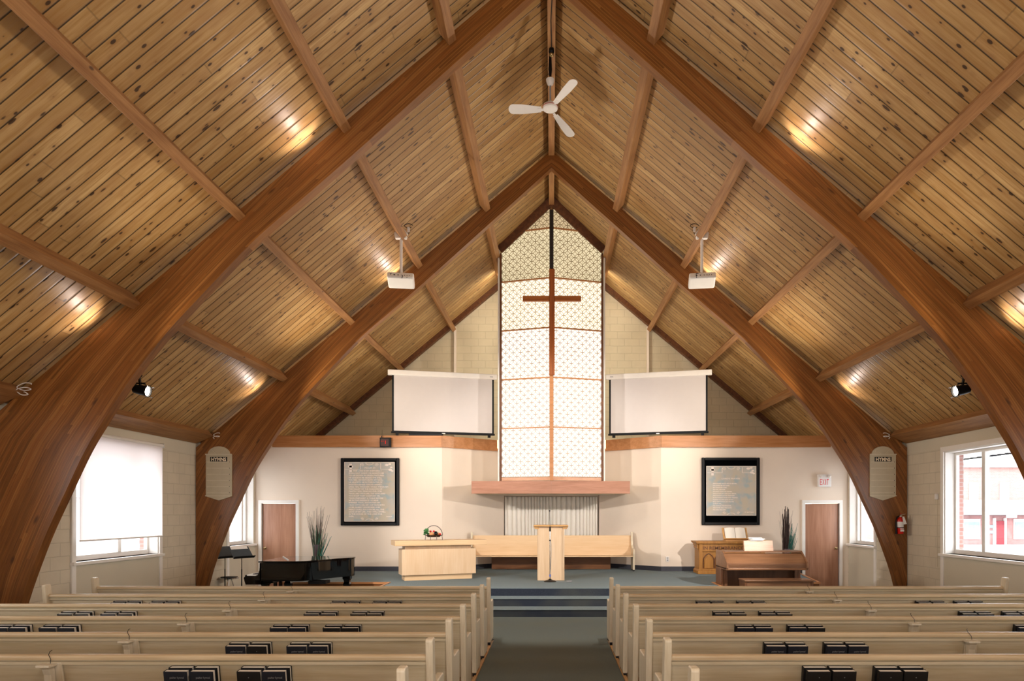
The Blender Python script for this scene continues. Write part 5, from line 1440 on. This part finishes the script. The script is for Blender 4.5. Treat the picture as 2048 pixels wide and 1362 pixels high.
# hymnals in the racks
def make_book(mat, text=None):
    b = thing('hymnal', 'book', 'book')
    w, h, t = 0.168, 0.212, 0.041
    MB().box(-w / 2, w / 2, -t / 2, -t / 2 + 0.004, 0, h).box(-w / 2, w / 2, t / 2 - 0.004, t / 2, 0, h).box(-w / 2, -w / 2 + 0.006, -t / 2 + .004, t / 2 - .004, 0, h).build('cover', mat, b, bevel=0.002)
    MB().box(-w / 2 + 0.006, w / 2 - 0.006, -t / 2 + 0.004, t / 2 - 0.004, 0.004, h - 0.003).build('page_block', M['pages'], b)
    if text:
        m = MB(); put_text(m, text, (0.01, -t / 2 - 0.0012, h - 0.052), size=0.021, bold=0.0002, fit=0.10); m.build('cover_lettering', M['gilt'], b)
    else:
        MB().ball((0.0, -t / 2 - 0.0005, h - 0.045), 0.004, 0.001, 0.003).build('cover_emblem', M['gilt'], b)
    return b
M['gilt'] = plain('faded_silver_lettering', '8e929a', 0.5, var=0.2, scale=200)
bA = make_book(M['navy'], 'psalter hymnal'); bB = make_book(M['bkcover'], None)
snapshot()
used = {'A': False, 'B': False}
clusters = []
XL_in, XR_in = (-2.06, -2.575), (1.99, 2.50)
for r_ in range(1, 6):
    for j, x in enumerate(XL_in): clusters.append((r_, -1, x, ('nearer the aisle', 'farther from the aisle')[j]))
    for j, x in enumerate(XR_in): clusters.append((r_, 1, x, ('nearer the aisle', 'farther from the aisle')[j]))
for r_ in (1, 2, 3):
    for j, x in enumerate((-4.83, -5.31)): clusters.append((r_, -1, x, ('in the outer rack', 'in the outer rack nearest the wall')[j]))
for r_ in (1, 2): 
    for j, x in enumerate((4.74, 5.22)): clusters.append((r_, 1, x, ('in the outer rack', 'in the outer rack nearest the wall')[j]))
clusters.append((3, 1, 4.74, 'in the outer rack'))
random.seed(21)
for r_, s, x, where in clusters:
    yb = PEW_Y[r_]
    for k in range(4):
        front = k >= 2
        lr = -1 if k % 2 == 0 else 1
        kind = 'A' if (front and (random.random() < 0.5)) else 'B'
        proto = bA if kind == 'A' else bB
        ox = x + lr * 0.0905 + random.uniform(-0.003, 0.003) + (s * -0.012 if not front else 0)
        oy = yb + 0.040 - (0.0445 if front else 0) - 0.007
        posn = ('left' if lr < 0 else 'right') + (' in front' if front else ' behind')
        lab = '%s hymnal, %s, %s, %s pew %s block' % ('navy' if kind == 'A' else 'black', posn, where, row_w[r_], 'left' if s < 0 else 'right')
        if not used[kind]:
            b = proto; used[kind] = True; b['label'] = lab; b['group'] = 'hymnals in the pew racks'
        else: b = dup(proto, None, None, lab, 'hymnals in the pew racks')
        b.location = (ox, oy, 0.5165 + (0.0 if front else 0.007))
        b.rotation_euler = (R(9), 0, R(random.uniform(-1.2, 1.2)))
        b.scale = (1, 1, 1 if front else 1.05)
